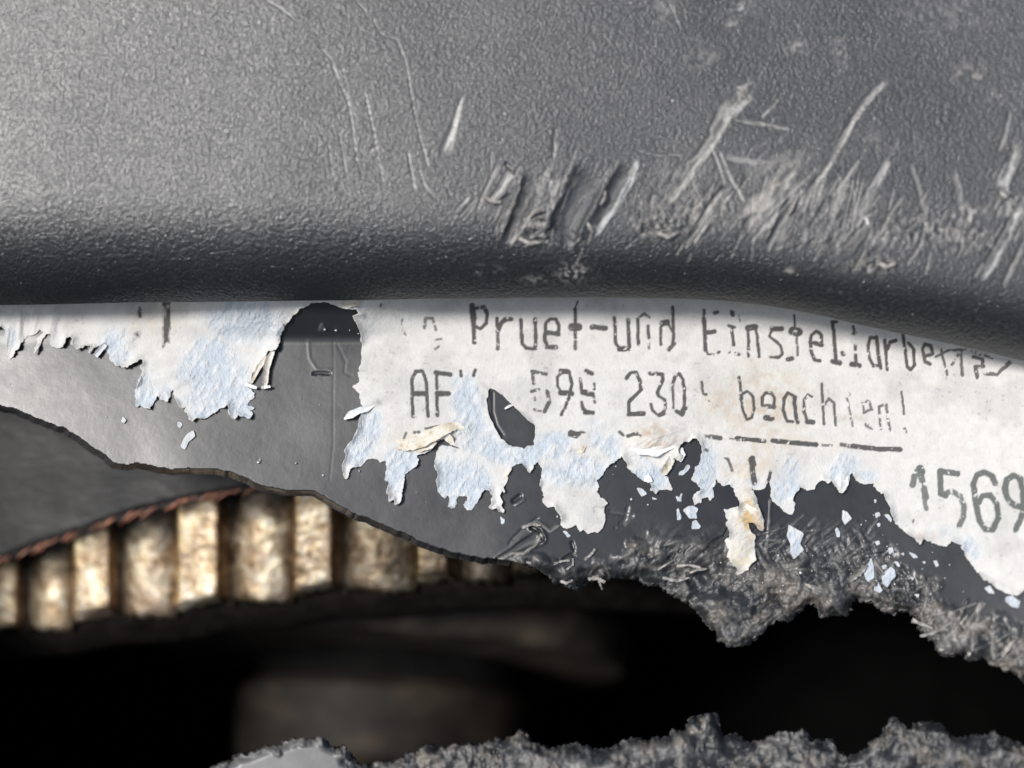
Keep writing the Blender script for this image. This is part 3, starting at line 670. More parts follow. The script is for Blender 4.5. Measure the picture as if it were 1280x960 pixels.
V, F, Cc, A = clipped(X, Y, f, Dl, C, B + 0.15, [(lambda x, y: 0.5 + 0 * x, lambda x, y: 0.9 + 0 * x), (lambda x, y: 0.1 + 0 * x, lambda x, y: 2.0 + 0 * x)],
                      lambda x, y, z: np.array([0.76, 0.74, 0.70])[None, :] * (0.9 + 0 * x[:, None]), dup=True)
me = mesh_np('paper_label', V, F, Cc, aux=A)
label_o = part('paper_label', me, M_label, cover, cbase)

def cov1(x, y): return float(cover_d(np.array(float(x)), np.array(float(y))))
def ribbon(pts, thick=2.2, sub=5, curl=0.0, jag=0.6, seed=0, nseg=6):
    """pts: (px, py, height above cover, half width, twist) ; a curled strip of real thickness"""
    rs = random.Random(seed)
    dense = []
    for a, b in zip(pts[:-1], pts[1:]):
        for i in range(sub):
            t = i / sub; dense.append([a[k] + (b[k] - a[k]) * t for k in range(5)])
    dense.append(list(pts[-1]))
    V = []; n = nseg + 1
    for i, (x, y, h, w, tw) in enumerate(dense):
        a = dense[max(0, i - 1)]; b = dense[min(len(dense) - 1, i + 1)]
        tx, ty = b[0] - a[0], b[1] - a[1]; l = math.hypot(tx, ty) + 1e-9
        nx_, ny_ = -ty / l, tx / l
        ww = w * (1 + rs.uniform(-0.18, 0.18) * jag)
        for side in (0, 1):
            for j in range(n):
                s = j / nseg * 2 - 1
                off = s * ww
                hh = h + curl * (s * s - 0.4) * ww + tw * s * ww + rs.uniform(-.25, .25) * jag - side * thick
                V.append(tuple(P(x + nx_ * off, y + ny_ * off, cov1(x, y) - hh)))
    F = []
    m = 2 * n
    for i in range(len(dense) - 1):
        for j in range(nseg):
            a = i * m + j; F.append((a, a + 1, a + m + 1, a + m))
            a = i * m + n + j; F.append((a + m, a + m + 1, a + 1, a))
        a = i * m; F.append((a + m, a + m + n, a + n, a))
        a = i * m + n - 1; F.append((a, a + n, a + m + n, a + m))
    for a, s in ((0, 1), ((len(dense) - 1) * m, 0)):
        for j in range(nseg):
            q = (a + j, a + n + j, a + n + j + 1, a + j + 1)
            F.append(q if s else q[::-1])
    me = bpy.data.meshes.new('strip'); me.from_pydata(V, [], F)
    me.polygons.foreach_set('use_smooth', [True] * len(me.polygons))
    me.set_sharp_from_angle(angle=math.radians(50))
    return me
def flap(pts, mat, label=None, **k):
    me = ribbon(pts, **k)
    o = part('label_flap', me, mat, label_o, cbase, label)
    me.name = 'label_flap'
    return o
flap([(430,524,7,1.0,0),(437,519,9,4.5,.3),(449,513,8,4.2,.5),(458,511,6,3.5,.4),(472,503,3.5,1.2,.2)], M_flapw, 'white curled strip by the rounded cut-out', curl=.35, seed=1)
flap([(494,556,4,5,.2),(508,556,7,7.5,.3),(524,552,8,8.5,.45),(540,544,9,8.5,.5),(556,536,8,7,.5),(570,532,6,5,.4),(580,536,4,2,.2)], M_flap, 'long cream fold under the letters', curl=.3, seed=2)
flap([(512,561,5,2.5,0),(524,561,7,4,.3),(538,557,8,4,.3),(545,552,7,2,.2)], M_flap, None, curl=.3, seed=21)
flap([(342,438,7,2,0),(336,449,8,4.5,.3),(333,460,8,4,.5),(332,470,8,4,.5),(331,480,8,3.4,.5),(330,486,7,2,.4)], M_flap, 'cream leaf-shaped curl', curl=.3, seed=3)
flap([(334,446,6,3,0),(324,458,6,3.2,.2),(318,470,5,2.6,.2),(314,479,4,1.3,.2)], M_flap, None, curl=.3, seed=4)
flap([(327,484,7,1.6,0),(332,484,8,1.8,0),(338,483,8,1.4,0)], M_flapw, None, seed=5)
flap([(307,480,3.5,1.8,0),(314,483,6,2.2,0),(321,485,7,1.8,0)], M_flapw, None, seed=6)
flap([(132,430,4,3,0),(127,435,6,3.6,.3),(122,441,7,3.4,.3),(119,445,7,3,.3)], M_flapw, None, curl=.3, seed=7)
flap([(118,431,4,1.6,0),(113,438,6,1.6,.3),(111,441,5,1,.3)], M_flapw, None, seed=71)
flap([(641,506,2.5,1.3,0),(636,508,4,1.6,0),(631,511,4,1.2,0)], M_flapw, None, seed=8)
flap([(425,377,3,2,0),(435,380,5,4.5,.2),(444,378,5,4.5,.2),(451,374,4,2.5,.1)], M_flap, None, curl=.2, seed=9)
flap([(786,553,4,5,0),(800,562,8,6.5,.3),(820,565,9,5.5,.4),(838,557,8,4.5,.4),(852,549,6,3,.2),(862,545,4,1.5,.1)], M_flapw, 'stained crumpled fold beside the underline', curl=.35, seed=10)
flap([(842,566,4,3,0),(839,575,7,4.6,.3),(834,584,8,5,.3),(829,592,7,4,.3)], M_flap, None, curl=.3, seed=11)
flap([(850,560,5,3,0),(852,568,8,5,.3),(848,576,7,3.5,.3)], M_flapw, None, curl=.3, seed=12)
flap([(806,598,3,3,0),(812,600,5,4,.2),(808,594,4,3,.2)], M_flapw, None, seed=13)
flap([(722,566,3,1.2,0),(728,563,5,2.4,.3),(732,556,4,1.6,.3)], M_flap, None, seed=14)
flap([(932,632,5,3,0),(942,640,8,5,.3),(949,650,8,4,.3),(954,661,6,1.6,.3)], M_flap, None, curl=.3, seed=15)
flap([(566,556,3,2,0),(562,549,6,5,.2),(556,544,7,4,.3),(551,549,6,1.6,.3)], M_flap, None, curl=.3, seed=16)
flap([(1056,596,4,4,0),(1056,604,7,4.5,.2),(1053,613,8,3,.2)], M_flapw, None, curl=.3, seed=17)
flap([(630,598,3,1.6,0),(635,590,5,2.2,0),(639,585,4,1.2,0)], M_flap, None, seed=18)

# dust and crumbs (uncountable)
def crumbs(name, spots, mat, parent, base, dfn, seed):
    rs = random.Random(seed); V = []; F = []
    for (x, y, r) in spots:
        d = dfn(x, y); n0 = len(V)
        c = P(x, y, d)
        rr = r * S
        ax = [rs.uniform(.6, 1.4) for _ in range(3)]
        pts = [(1, 0, 0), (-1, 0, 0), (0, 1, 0), (0, -1, 0), (0, 0, 1), (0, 0, -1)]
        for p in pts: V.append(tuple(c + Vector([p[i] * rr * ax[i] * rs.uniform(.7, 1.2) for i in range(3)])))
        for (a, b_, c_) in ((0,2,4),(2,1,4),(1,3,4),(3,0,4),(2,0,5),(1,2,5),(3,1,5),(0,3,5)): F.append((n0 + a, n0 + b_, n0 + c_))
    me = bpy.data.meshes.new(name); me.from_pydata(V, [], F)
    me.polygons.foreach_set('use_smooth', [True] * len(F))
    return part(name, me, mat, parent, base, kind='stuff')
rs = random.Random(3)
sp = [(789,624,1.8),(810,631,2),(766,593,1.2),(770,583,.9),(449,589,1.5),(404,594,1.6),(323,578,1.8),(325,575,1.2),(370,579,1.3),(405,608,1.2),(973,694,1.8),(996,710,2),(1000,716,2.4),(979,732,1.6),(697,646,1.8),(1240,790,1.6),(420,413,1.6),(448,417,1.4),(406,412,1.8),(437,413,1.2)]
for q in range(70): sp.append((rs.uniform(0, 560), rs.uniform(470, 640), rs.uniform(.35, .8)))
for q in range(60): sp.append((rs.uniform(1060, 1240), rs.uniform(640, 800), rs.uniform(.5, 1.3)))
for q in range(120): sp.append((rs.uniform(880, 1120), rs.uniform(680, 760), rs.uniform(.4, 1.1)))
poly_ok = []
for (x, y, r) in sp:
    yb = np.interp(x, [0, 80, 143, 290, 420, 560, 690, 850, 900, 940, 1000, 1080, 1140, 1180, 1280], [500, 530, 574, 585, 622, 684, 712, 735, 785, 785, 745, 735, 750, 790, 820])
    if y < yb - 10: poly_ok.append((x, y, r))
crumbs('dust', poly_ok, M_dust, cover, cbase, lambda x, y: cov1(x, y) - 1.5, 5)
# whitened whiskers of plastic along the broken rim
def shaving(parent, base, pts, name='plastic_shaving', dfn=None, **k):
    me = ribbon(pts, **k); me.name = name
    return part(name, me, M_shave, parent, base)
WH = [[(690,706,2,2,0),(700,702,6,2.6,.3),(712,700,8,2,.3)],[(735,724,2,3,0),(746,722,6,4,.3),(756,728,7,2.4,.3)],[(748,722,3,2,0),(750,731,6,2,.3),(753,737,6,1,.2)],[(700,726,0,2,0),(708,729,3,3,.3),(716,725,5,1.4,.2)],
      [(730,700,2,2,0),(738,694,6,2.6,.3),(744,686,6,1.6,.3)],[(708,712,3,1.6,0),(716,706,6,2.2,.3),(716,698,6,1.2,.2)],[(642,697,2,2,0),(652,701,6,3,.3),(664,704,7,1.6,.2)],[(652,660,3,2,0),(664,655,6,3,.3),(676,657,8,2,.3)],
      [(846,708,4,2,0),(860,706,9,2.6,.2),(876,710,9,2,.2)],[(862,716,4,2,0),(872,712,8,2.4,.3),(884,711,8,1.2,.2)],[(822,712,3,2,0),(832,706,7,2,.3),(842,700,7,1,.2)],[(828,722,3,3,0),(846,726,7,3,.3),(862,722,7,1,.2)],
      [(1000,728,4,2,0),(1010,732,9,3,.3),(1020,738,9,1.6,.2)],[(1062,726,4,4,0),(1074,718,8,4.5,.3),(1084,706,8,2,.2)],[(1140,775,4,4,0),(1152,780,8,4,.2),(1166,786,9,2,.2)],[(1150,795,4,3,0),(1165,792,9,4,.3),(1182,784,9,2,.2)],
      [(1174,812,4,4,0),(1190,800,9,5,.3),(1202,788,9,2,.2)],[(1210,820,4,4,0),(1216,806,9,4,.3),(1212,792,9,2,.2)],[(1192,788,4,2,0),(1202,778,8,3,.3),(1210,768,7,1.2,.2)],[(1252,820,4,5,0),(1262,806,9,5,.3),(1272,796,9,3,.2)]]
for q, w in enumerate(WH): shaving(cover, cbase, [(a, b_, h_ * .6, w_ * .62, t_) for a, b_, h_, w_, t_ in w], seed=40 + q, thick=.9, curl=.3, jag=2.4, sub=5, nseg=4)

# =================================================================== UPPER PANEL
LIPX = [-60, 0, 160, 360, 600, 760, 850, 930, 1000, 1060, 1120, 1200, 1280, 1345, 1470]
LIPY = [381.5, 381, 379, 376, 374, 372, 373, 377, 387, 402, 416, 433, 452, 466, 490]
TILT = math.radians(1.5)
def panel_rows(x):
    yb = np.interp(x, LIPX, LIPY)
    k = np.ones(9) / 9
    R = np.interp(x, [0, 500, 800, 1000, 1280], [146, 126, 104, 98, 118])
    return yb, R
xs = np.arange(-140, 1470 + 1.5, 1.5)
yb, R = panel_rows(xs)
ker = np.ones(45) / 45
yb = np.convolve(np.pad(yb, 22, mode='edge'), ker, 'valid'); R = np.convolve(np.pad(R, 22, mode='edge'), ker, 'valid')
D0 = (-105.0 - 0.00012 * np.clip(xs - 880, 0, None) ** 2)
KD = 0.8
nf = 195
TH0 = -math.atan(math.tan(TILT) / KD)
th = np.concatenate([np.radians(np.linspace(math.degrees(TH0), 58, 150))[1:], np.radians(np.linspace(100, 150, 12))])
TE_ = math.radians(58)
R = R * 1.17
yc = yb - R * math.sin(TE_)
ys0 = yc + R * math.sin(TH0)
rows_y = []; rows_d = []; rows_n = []
for i in range(nf + 1):
    t = i / nf
    y = -45 + (ys0 + 45) * t
    rows_y.append(y); rows_d.append(D0 + KD * R * (1 - math.cos(TH0)) + (ys0 - y) * math.tan(TILT)); rows_n.append(np.full(len(xs), -TILT))
for a in th:
    if a <= TE_ + 1e-6:
        rows_y.append(yc + R * math.sin(a)); rows_d.append(D0 + KD * R * (1 - math.cos(a)))
    else:
        q = (a - math.radians(100)) / math.radians(50)
        rows_y.append(yb - 0.6 - 34 * q ** 1.5); rows_d.append(D0 + KD * R * (1 - math.cos(TE_)) + 2.0 + 30 * min(1, q * 3))
    rows_n.append(np.full(len(xs), math.atan2(KD * math.sin(min(a, 1.7)), math.cos(min(a, 1.7)))))
Y = np.array(rows_y); Dp = np.array(rows_d); N = np.array(rows_n); X = np.tile(xs, (len(Y), 1))
H = np.zeros(X.shape); sc = np.zeros(X.shape)
sheen_tone = sst(60, -10, Y - (yc[None, :] + 10))      # sheen on upper face and shade on lip, put into the colour
sheen_tone = sheen_tone * (0.55 + 0.45 * fbm(X, Y, 120, 4, 303)) * np.interp(X, [0, 400, 1280], [0.5, 0.6, 1.1])
C = np.zeros(X.shape + (3,)) + np.array([0.009, 0.011, 0.013]) + sheen_tone[..., None] * np.array([0.040, 0.040, 0.041])
H += (fbm(X, Y, 200, 2, 301) - 0.5) * 5
PALE = np.array([0.50, 0.49, 0.46])
def gouge(pts, w, depth=1.0, amt=0.5, w1=None, rim=0.0, cc=(0.40, 0.39, 0.37), streak=3.0, seedo=0, shade=0.0, side=0.0):
    m, s, r, t, bd, hw = stroke(X, Y, pts, w, w1, 1.7)
    if not m.any(): return
    wig = (vn(r / 9 + seedo, s * 0 + seedo, 311) - 0.5) * 0.5
    bg_ = depth > 5.5 and w > 20
    s2 = s + wig * (0.35 if bg_ else 1)
    prof = np.clip(1 - s2 * s2, 0, 1) ** 0.7
    e1_ = 0.35 if max(w, w1 or w) > 15 else 0.08
    ends = sst(0, e1_, t + 0.02) * sst(0, e1_ * 0.6, 1.02 - t)
    st = vn(s2 * streak + 40 + seedo, r / 22 + seedo, 313)
    depth *= 0.42; rim *= 0.45
    if w <= 5 and pts[0][0] < 600 and pts[0][1] < 260: amt = min(1, amt * 1.7); w += 0.6; cc = PALE
    H[m] += (-depth * prof * ((0.95 + 0.1 * st) if bg_ else (0.7 + 0.6 * st)) + rim * np.exp(-((np.abs(s2) - 1.1) / 0.22) ** 2) * (0.5 + st) + side * np.exp(-((s2 - 1.0) / 0.3) ** 2)) * ends
    kk = min(1, amt * 1.6) * (0.12 + 1.05 * sst(0.35, 0.62, st)) * np.clip(2.6 - np.abs(s2) * 2.4, 0, 1) * ends * (0.55 + 0.6 * fbm(X[m], Y[m], 5, 2, 317))
    kk = np.clip(kk, 0, 1)
    C[m] = C[m] * (1 - kk[:, None]) + np.array(cc) * kk[:, None]
    sc[m] = np.maximum(sc[m], np.clip(1.3 - np.abs(s2), 0, 1) * ends)
def patch(cx, cy, rx, ry, amt, cc=(0.40, 0.385, 0.36), deg=0, rough=0.0, size=6, an=None):
    e = ell(X, Y, cx, cy, rx, ry, deg)
    n = fbm(X, Y, size, 4, 331) if an is None else rotn(X, Y, an, size * 3.2, size * 0.8, 4, 333)
    k = np.clip(e * amt * sst(0.46, 0.66, n) * 1.15, 0, 1)
    C[...] = C * (1 - k[..., None]) + np.array(cc) * k[..., None]
    sc[...] = np.maximum(sc, e * 0.8 * min(1, amt))
    if rough: H[...] += e * rough * ((fbm(X, Y, size * 1.6, 4, 335, 0.6, ridged=True) if an is None else rotn(X, Y, an, size * 4, size, 4, 337, ridged=True)) - 0.6)
# hair scratches on the left
for pts, w, a in [([(333,0),(352,10),(370,26)],3.4,.7),([(338,0),(356,16)],2,.4),([(398,57),(414,74),(424,98)],2,.35),([(428,85),(434,112),(441,160),(446,200),(454,225)],2,.6),([(415,80),(428,112),(436,128),(444,146)],2.6,.4),
        ([(455,110),(461,135),(467,165),(479,227)],3,.65),([(424,165),(433,216)],2,.4),([(411,180),(415,220)],2.4,.3),([(427,100),(440,148)],1.6,.3),([(447,3),(458,14)],2,.45),([(466,22),(474,40),(496,50)],2,.45),([(496,48),(507,75),(512,105),(520,150),(535,208)],2.4,.8),
        ([(510,188),(519,236)],3.4,.5),([(524,212),(534,240)],3,.35),([(530,228),(542,246)],2,.35),([(560,238),(565,248)],2.4,.35),([(466,185),(462,192)],4,.4),([(835,0),(843,20),(850,36)],2,.35)]:
    gouge(pts, w, 0.9, a, seedo=pts[0][0], rim=0.3)
gouge([(578,121),(570,150),(556,188)], 3, 0.8, .62, 15, seedo=5, streak=2)
gouge([(622,208),(607,236),(597,262)], 8, 2.5, .6, 3, rim=1.5, seedo=1)
gouge([(640,216),(627,234),(613,250)], 13, 3.0, .75, 10, rim=1.6, seedo=2, cc=(.46,.45,.42))
gouge([(604,244),(614,254),(628,250),(638,243)], 3.5, 5, .0, seedo=3, rim=1.2)
gouge([(632,203),(641,214)], 4, 5, .1, seedo=4)
gouge([(669,216),(655,252),(640,285),(632,304)], 24, 15, .4, 13, rim=2.6, seedo=6, cc=(.08,.08,.085))
gouge([(691,200),(680,232),(668,262),(650,290),(638,306)], 6, -2, .6, 4, seedo=7)
gouge([(683,208),(688,235),(690,262)], 4, 1.2, .55, seedo=8)
gouge([(694,160),(692,182)], 3, 2.4, .2, seedo=9); gouge([(694,180),(691,200)], 4, .8, .6, seedo=10)
gouge([(720,186),(710,215)], 2.6, .8, .55, seedo=11)
patch(672, 284, 26, 18, .6, rough=9, size=7)
patch(700, 232, 24, 22, .35, rough=4, an=-62)
gouge([(742,208),(724,246),(706,285),(696,306)], 42, 22, .5, 40, rim=3.5, seedo=12, cc=(.035,.04,.05), streak=5)
gouge([(790,205),(768,240),(745,285)], 27, 15, .4, 17, rim=1.2, seedo=13, cc=(.07,.075,.085))
gouge([(798,200),(788,228),(768,262),(746,291)], 9, -2.6, .62, 9, seedo=14, cc=(.42,.43,.43))
gouge([(795,188),(820,194),(850,195)], 4, .7, .35, seedo=15)
gouge([(938,108),(922,118),(905,142),(885,180),(860,215),(832,256)], 22, 1.5, .5, 11, seedo=16, rim=.5, cc=(.34,.335,.31))
gouge([(942,118),(915,146),(893,178),(868,212),(838,252)], 7, -1.2, .5, 6, seedo=17)
patch(930, 114, 14, 9, .8, deg=-40)
gouge([(1106,102),(1086,120),(1068,145),(1050,178),(1030,212),(1012,240),(1003,266)], 9, 2.4, .35, 5, rim=.8, seedo=18)
gouge([(1106,104),(1086,126),(1068,152),(1052,184),(1034,212),(1014,246)], 3.6, -1, .8, seedo=19, cc=(.48,.46,.43))
gouge([(914,150),(945,154),(984,161)], 5, .6, .45, seedo=20)
gouge([(972,124),(966,133),(952,146)], 3, .8, .6, seedo=21)
gouge([(887,180),(897,205),(905,230)], 4, .7, .45, seedo=22); gouge([(898,190),(912,222),(930,252)], 5, .7, .4, seedo=23)
gouge([(905,196),(935,202),(962,206),(986,202)], 9, .6, .3, seedo=24)
gouge([(860,215),(870,240),(880,252)], 3, .6, .3, seedo=25)
gouge([(1008,186),(990,214),(962,246),(925,276)], 22, .8, .5, 34, seedo=26, cc=(.36,.34,.31))
gouge([(1020,210),(990,240),(960,268)], 4, 1.2, .4, seedo=27)
gouge([(908,234),(884,264),(856,306)], 12, 6, .25, 9, rim=2, seedo=28); gouge([(903,240),(875,274)], 2.5, -1, .7, seedo=29); gouge([(913,243),(893,272),(868,306)], 3.5, -1.8, .75, seedo=30)
gouge([(1000,238),(985,268),(964,312)], 26, 9, .12, 18, rim=2, seedo=31, cc=(.2,.2,.2)); gouge([(1006,236),(984,256),(950,290),(938,302)], 4, -1, .5, seedo=32); gouge([(990,262),(975,285),(960,312)], 5, -1.5, .5, seedo=33)
gouge([(1032,216),(1024,245),(1014,270)], 3, -1, .6, seedo=34); gouge([(1022,220),(1012,262)], 5, 3, .15, seedo=35)
gouge([(1074,200),(1058,222),(1040,246)], 4, 1.5, .5, seedo=36); gouge([(1110,200),(1098,222),(1084,250),(1068,286)], 9, 1.2, .45, 14, seedo=37)
gouge([(1055,228),(1046,256),(1038,276)], 12, 4, .3, 10, rim=1.5, seedo=38); gouge([(1083,276),(1072,292),(1058,308)], 9, 6, .2, seedo=39, rim=1.5)
gouge([(1082,272),(1086,280)], 4, -2, .9, seedo=40, cc=(.7,.7,.68))
for x0 in (1066, 1072, 1078, 1050): gouge([(x0,224),(x0-8,260),(x0-14,288)], 3, 1.2, .4, seedo=x0)
gouge([(1137,207),(1148,235),(1152,262)], 6, .8, .28, seedo=41); patch(1163, 272, 12, 18, .5, rough=3); gouge([(1192,216),(1198,244),(1202,270)], 9, .6, .35, seedo=42)
gouge([(1186,272),(1214,298)], 5, 4, .1, seedo=43, rim=1.5)
gouge([(1274,175),(1262,205),(1250,240)], 14, 3, .5, 18, rim=1.5, seedo=44, cc=(.4,.4,.39)); gouge([(1262,140),(1256,170),(1248,190)], 5, 2, .3, seedo=45); gouge([(1250,188),(1262,192)], 5, 4, .1, seedo=46)
gouge([(1272,262),(1258,298),(1240,332),(1228,348)], 12, 2.5, .6, 7, rim=1.5, seedo=47, cc=(.42,.42,.41)); gouge([(1262,272),(1246,305),(1232,330)], 5, 5, .1, seedo=48)
gouge([(1280,300),(1262,338),(1254,356)], 6, 3, .35, seedo=49)
patch(1215, 270, 16, 14, .6, rough=4); patch(1270, 262, 14, 16, .6, rough=4); patch(1200, 296, 26, 16, .35, rough=5); patch(1230, 305, 14, 12, .4, rough=5)
patch(926, 14, 13, 11, .75, (.38,.38,.37), size=4); patch(916, 32, 7, 8, .5); patch(884, 74, 16, 6, .3, deg=-30); patch(998, 58, 9, 7, .55); patch(1046, 68, 10, 24, .25); patch(1212, 92, 20, 10, .5, (.42,.37,.34)); patch(1180, 15, 60, 26, .2)
patch(830, 10, 14, 22, .25); patch(868, 65, 16, 20, .2); patch(1250, 120, 30, 10, .2); patch(1100, 180, 50, 16, .2)
patch(716, 341, 17, 10, 1.0, (.27,.255,.25), rough=3, size=4); patch(668, 350, 14, 5, .5, (.25,.24,.23), size=4); patch(600, 337, 22, 5, .35); patch(985, 338, 9, 4, .5); patch(1090, 330, 34, 12, .55, (.24,.22,.2), rough=5); patch(1044, 363, 6, 3, .5)
patch(1060, 300, 60, 14, .4, rough=4, an=-60); patch(860, 262, 60, 18, .45, (.33,.31,.28), rough=5); patch(820, 285, 24, 12, .5, (.36,.33,.29), rough=7); patch(940, 280, 60, 14, .35, rough=4, an=-55); patch(1020, 250, 60, 26, .3, an=-60, rough=3); patch(1140, 290, 50, 20, .3, (.3,.28,.26), rough=4)
patch(975, 210, 50, 30, .3, an=-50); patch(850, 225, 40, 30, .25, an=-60); patch(640, 262, 40, 10, .25, an=-60)
rs = random.Random(12)
for q in range(150):
    x0 = rs.uniform(585, 1300); yy = rs.gauss(np.interp(x0, [585, 1300], [245, 285]), 26); L = rs.uniform(8, 34); a = math.radians(rs.gauss(-62, 14))
    gouge([(x0, yy), (x0 - L * math.cos(a), yy - L * math.sin(a))], rs.uniform(1.2, 4), rs.uniform(.3, 2.4), rs.uniform(.1, .42), seedo=q, rim=rs.uniform(0, .9), cc=(.38, .36, .33))
for q in range(45):
    x0 = rs.uniform(640, 1280); yy = rs.uniform(0, 230); L = rs.uniform(4, 14); a = math.radians(rs.gauss(-60, 40))
    gouge([(x0, yy), (x0 - L * math.cos(a), yy - L * math.sin(a))], rs.uniform(1, 2.2), .4, rs.uniform(.15, .4), seedo=q)
# displacement along the local normal
Yd = Y - H * np.sin(N) * -1.0
Dd = Dp - H * np.cos(N)
ny, nx = X.shape
idx = np.arange(ny * nx).reshape(ny, nx)
F = [np.stack([idx[:-1, :-1], idx[1:, :-1], idx[1:, 1:], idx[:-1, 1:]], -1).reshape(-1, 4)]
me = mesh_np('panel_skin', unproj(X.ravel(), Yd.ravel(), Dd.ravel()), F, C.reshape(-1, 3), aux=np.clip(sc, 0, 1).ravel())
pbase = P(640, 380, 0)
panel = root('upper_trim_panel', 'black grained plastic panel with a rounded scratched lower edge, above the white label', 'plastic panel', pbase)
part('panel_skin', me, M_panel, panel, pbase)
# back web that closes the panel behind its skin
def slab(name, pts_f, thick, mat, parent, base):
    n = len(pts_f); V = [tuple(P(x, y, d)) for x, y, d in pts_f] + [tuple(P(x, y, d + thick)) for x, y, d in pts_f]
    F = [tuple(range(n))[::-1], tuple(range(n, 2 * n))] + [(i, (i + 1) % n, n + (i + 1) % n, n + i) for i in range(n)]
    me = bpy.data.meshes.new(name); me.from_pydata(V, [], F); return part(name, me, mat, parent, base)
slab('panel_web', [(-60, -45, -45), (1345, -45, -45), (1345, 300, -20), (-60, 300, -30)], 12, M_dark, panel, pbase)
def panel_d(x, y):
    b, r = float(np.interp(x, xs, yb)), float(np.interp(x, xs, R)); c = b - r * math.sin(TE_); s0 = c + r * math.sin(TH0)
    dz = -105.0 - 0.00012 * max(0.0, x - 880) ** 2
    if y < s0: return dz + KD * r * (1 - math.cos(TH0)) + (s0 - y) * math.tan(TILT)
    q = min(0.999, (y - c) / r); return dz + KD * r * (1 - math.sqrt(1 - q * q))
sp = [(340,247,2.0),(67,56,1.4),(9,78,1.6),(355,134,1.3),(207,189,1.2),(190,108,.7),(306,44,1.2),(615,54,1.8),(712,59,1.1),(789,4,1.4),(196,285,1.1),(122,305,1.2),(841,126,1.6),(690,83,.9),(489,216,1.5),(373,111,1.1),(214,25,.9),(135,1,.8),(1116,193,1.3),(1074,49,1),(1150,40,1.2),(1251,120,1.3),(347,22,1),(46,231,.9),(300,60,.7)]
for q in range(110): sp.append((rs.uniform(0, 1280), rs.uniform(0, 370), rs.uniform(.3, .8)))
crumbs('dust', sp, M_dust, panel, pbase, lambda x, y: panel_d(x, y) - 2.0, 9)
# torn curls standing up from the gouges
def on_panel(pts): return [(x, y, cov1(x, y) - panel_d(x, y) + h, w, t) for x, y, h, w, t in pts]
PS = [[(606,246,1,1.5,0),(614,252,5,2,.2),(626,252,4,1.6,.2)],[(634,206,1,1.2,0),(640,211,5,2,.2),(641,218,2,1.2,.2)],[(660,272,1,2,0),(668,264,6,2.6,.3),(680,262,5,1.6,.3)],[(648,298,1,2,0),(662,304,5,2.6,.3),(676,302,3,1.5,.2)],
      [(742,292,1,2,0),(738,286,6,2.4,.3),(734,278,3,1.5,.2)],[(750,256,1,1.2,0),(756,246,4,1.5,.2),(756,238,3,1,.2)],[(820,290,1,1.8,0),(834,296,6,2.6,.3),(848,290,3,1.4,.2)],[(970,124,0,1,0),(971,128,3,1.2,0),(967,134,2,.9,0)],
      [(1250,240,1,2,0),(1256,246,5,3,.3),(1264,240,3,1.6,.2)],[(1098,328,1,2,0),(1108,334,5,2.6,.3),(1120,328,3,1.4,.2)],[(985,268,1,2,0),(990,258,6,2.4,.2),(996,248,3,1.2,.2)],[(868,303,1,1.6,0),(884,280,4,1.8,.2),(892,270,2,1.2,.2)],[(916,108,0,2,0),(930,112,3,3,.2),(936,124,2,2,.2)]]
for q, w in enumerate(PS): shaving(panel, pbase, on_panel(w), seed=80 + q, thick=1.2, curl=.3, jag=1.2, sub=4, nseg=4)

# =================================================================== SPROCKET
def spr_d(x): return 150 + (x - 680) ** 2 * 0.00024
def belt_edge(x): return np.interp(x, [-260, -140, 0, 45, 90, 130, 160, 200, 250, 300, 340, 400, 520, 700], [770, 732, 694, 679, 662, 649, 638, 627, 616, 607, 600, 594, 590, 588])
sbase = P(640, 790, 400)
sprocket = root('toothed_sprocket', 'cream and rust stained steel tooth wheel seen below the belt edge through the broken cover', 'gear wheel', sbase)
ROOT_B = [(-260,812),(-140,800),(-60,792),(35,783),(60,782),(92,779),(150,767),(180,765),(222,763),(260,757),(290,748),(330,748),(366,745),(400,738),(430,733),(480,734),(520,731),(575,724),(640,722),(760,724),(900,730)]
def root_b(x): return np.interp(x, [p[0] for p in ROOT_B], [p[1] for p in ROOT_B])
def root_scallop(x):
    y = root_b(x)
    for (l, r, e, b0, b1), nx_ in zip(TE[:-1], TE[1:]):
        u = np.clip((x - e) / (nx_[0] - e), 0, 1); y = y + 8 * np.where((u > 0) & (u < 1), (0.25 + u) * np.clip(u * 8, 0, 1), 0)
    return y
def root_bulge(x):
    y = 0 * x
    for (l, r, e, b0, b1), nx_ in zip(TE[:-1], TE[1:]):
        m = (x >= e) & (x <= nx_[0]); u = (x - e) / (nx_[0] - e); y = np.where(m, -17 * np.sin(np.pi * np.clip(u, 0, 1) ** 0.8) ** 0.8, y)
    return y
def darkfac(x): return np.interp(x, [0, 60, 230, 300, 360, 420, 480, 560, 620, 700], [.86, .9, .92, .80, .72, .46, .36, .28, .14, .1])  # shade towards the right, and rust, put into the steel colour
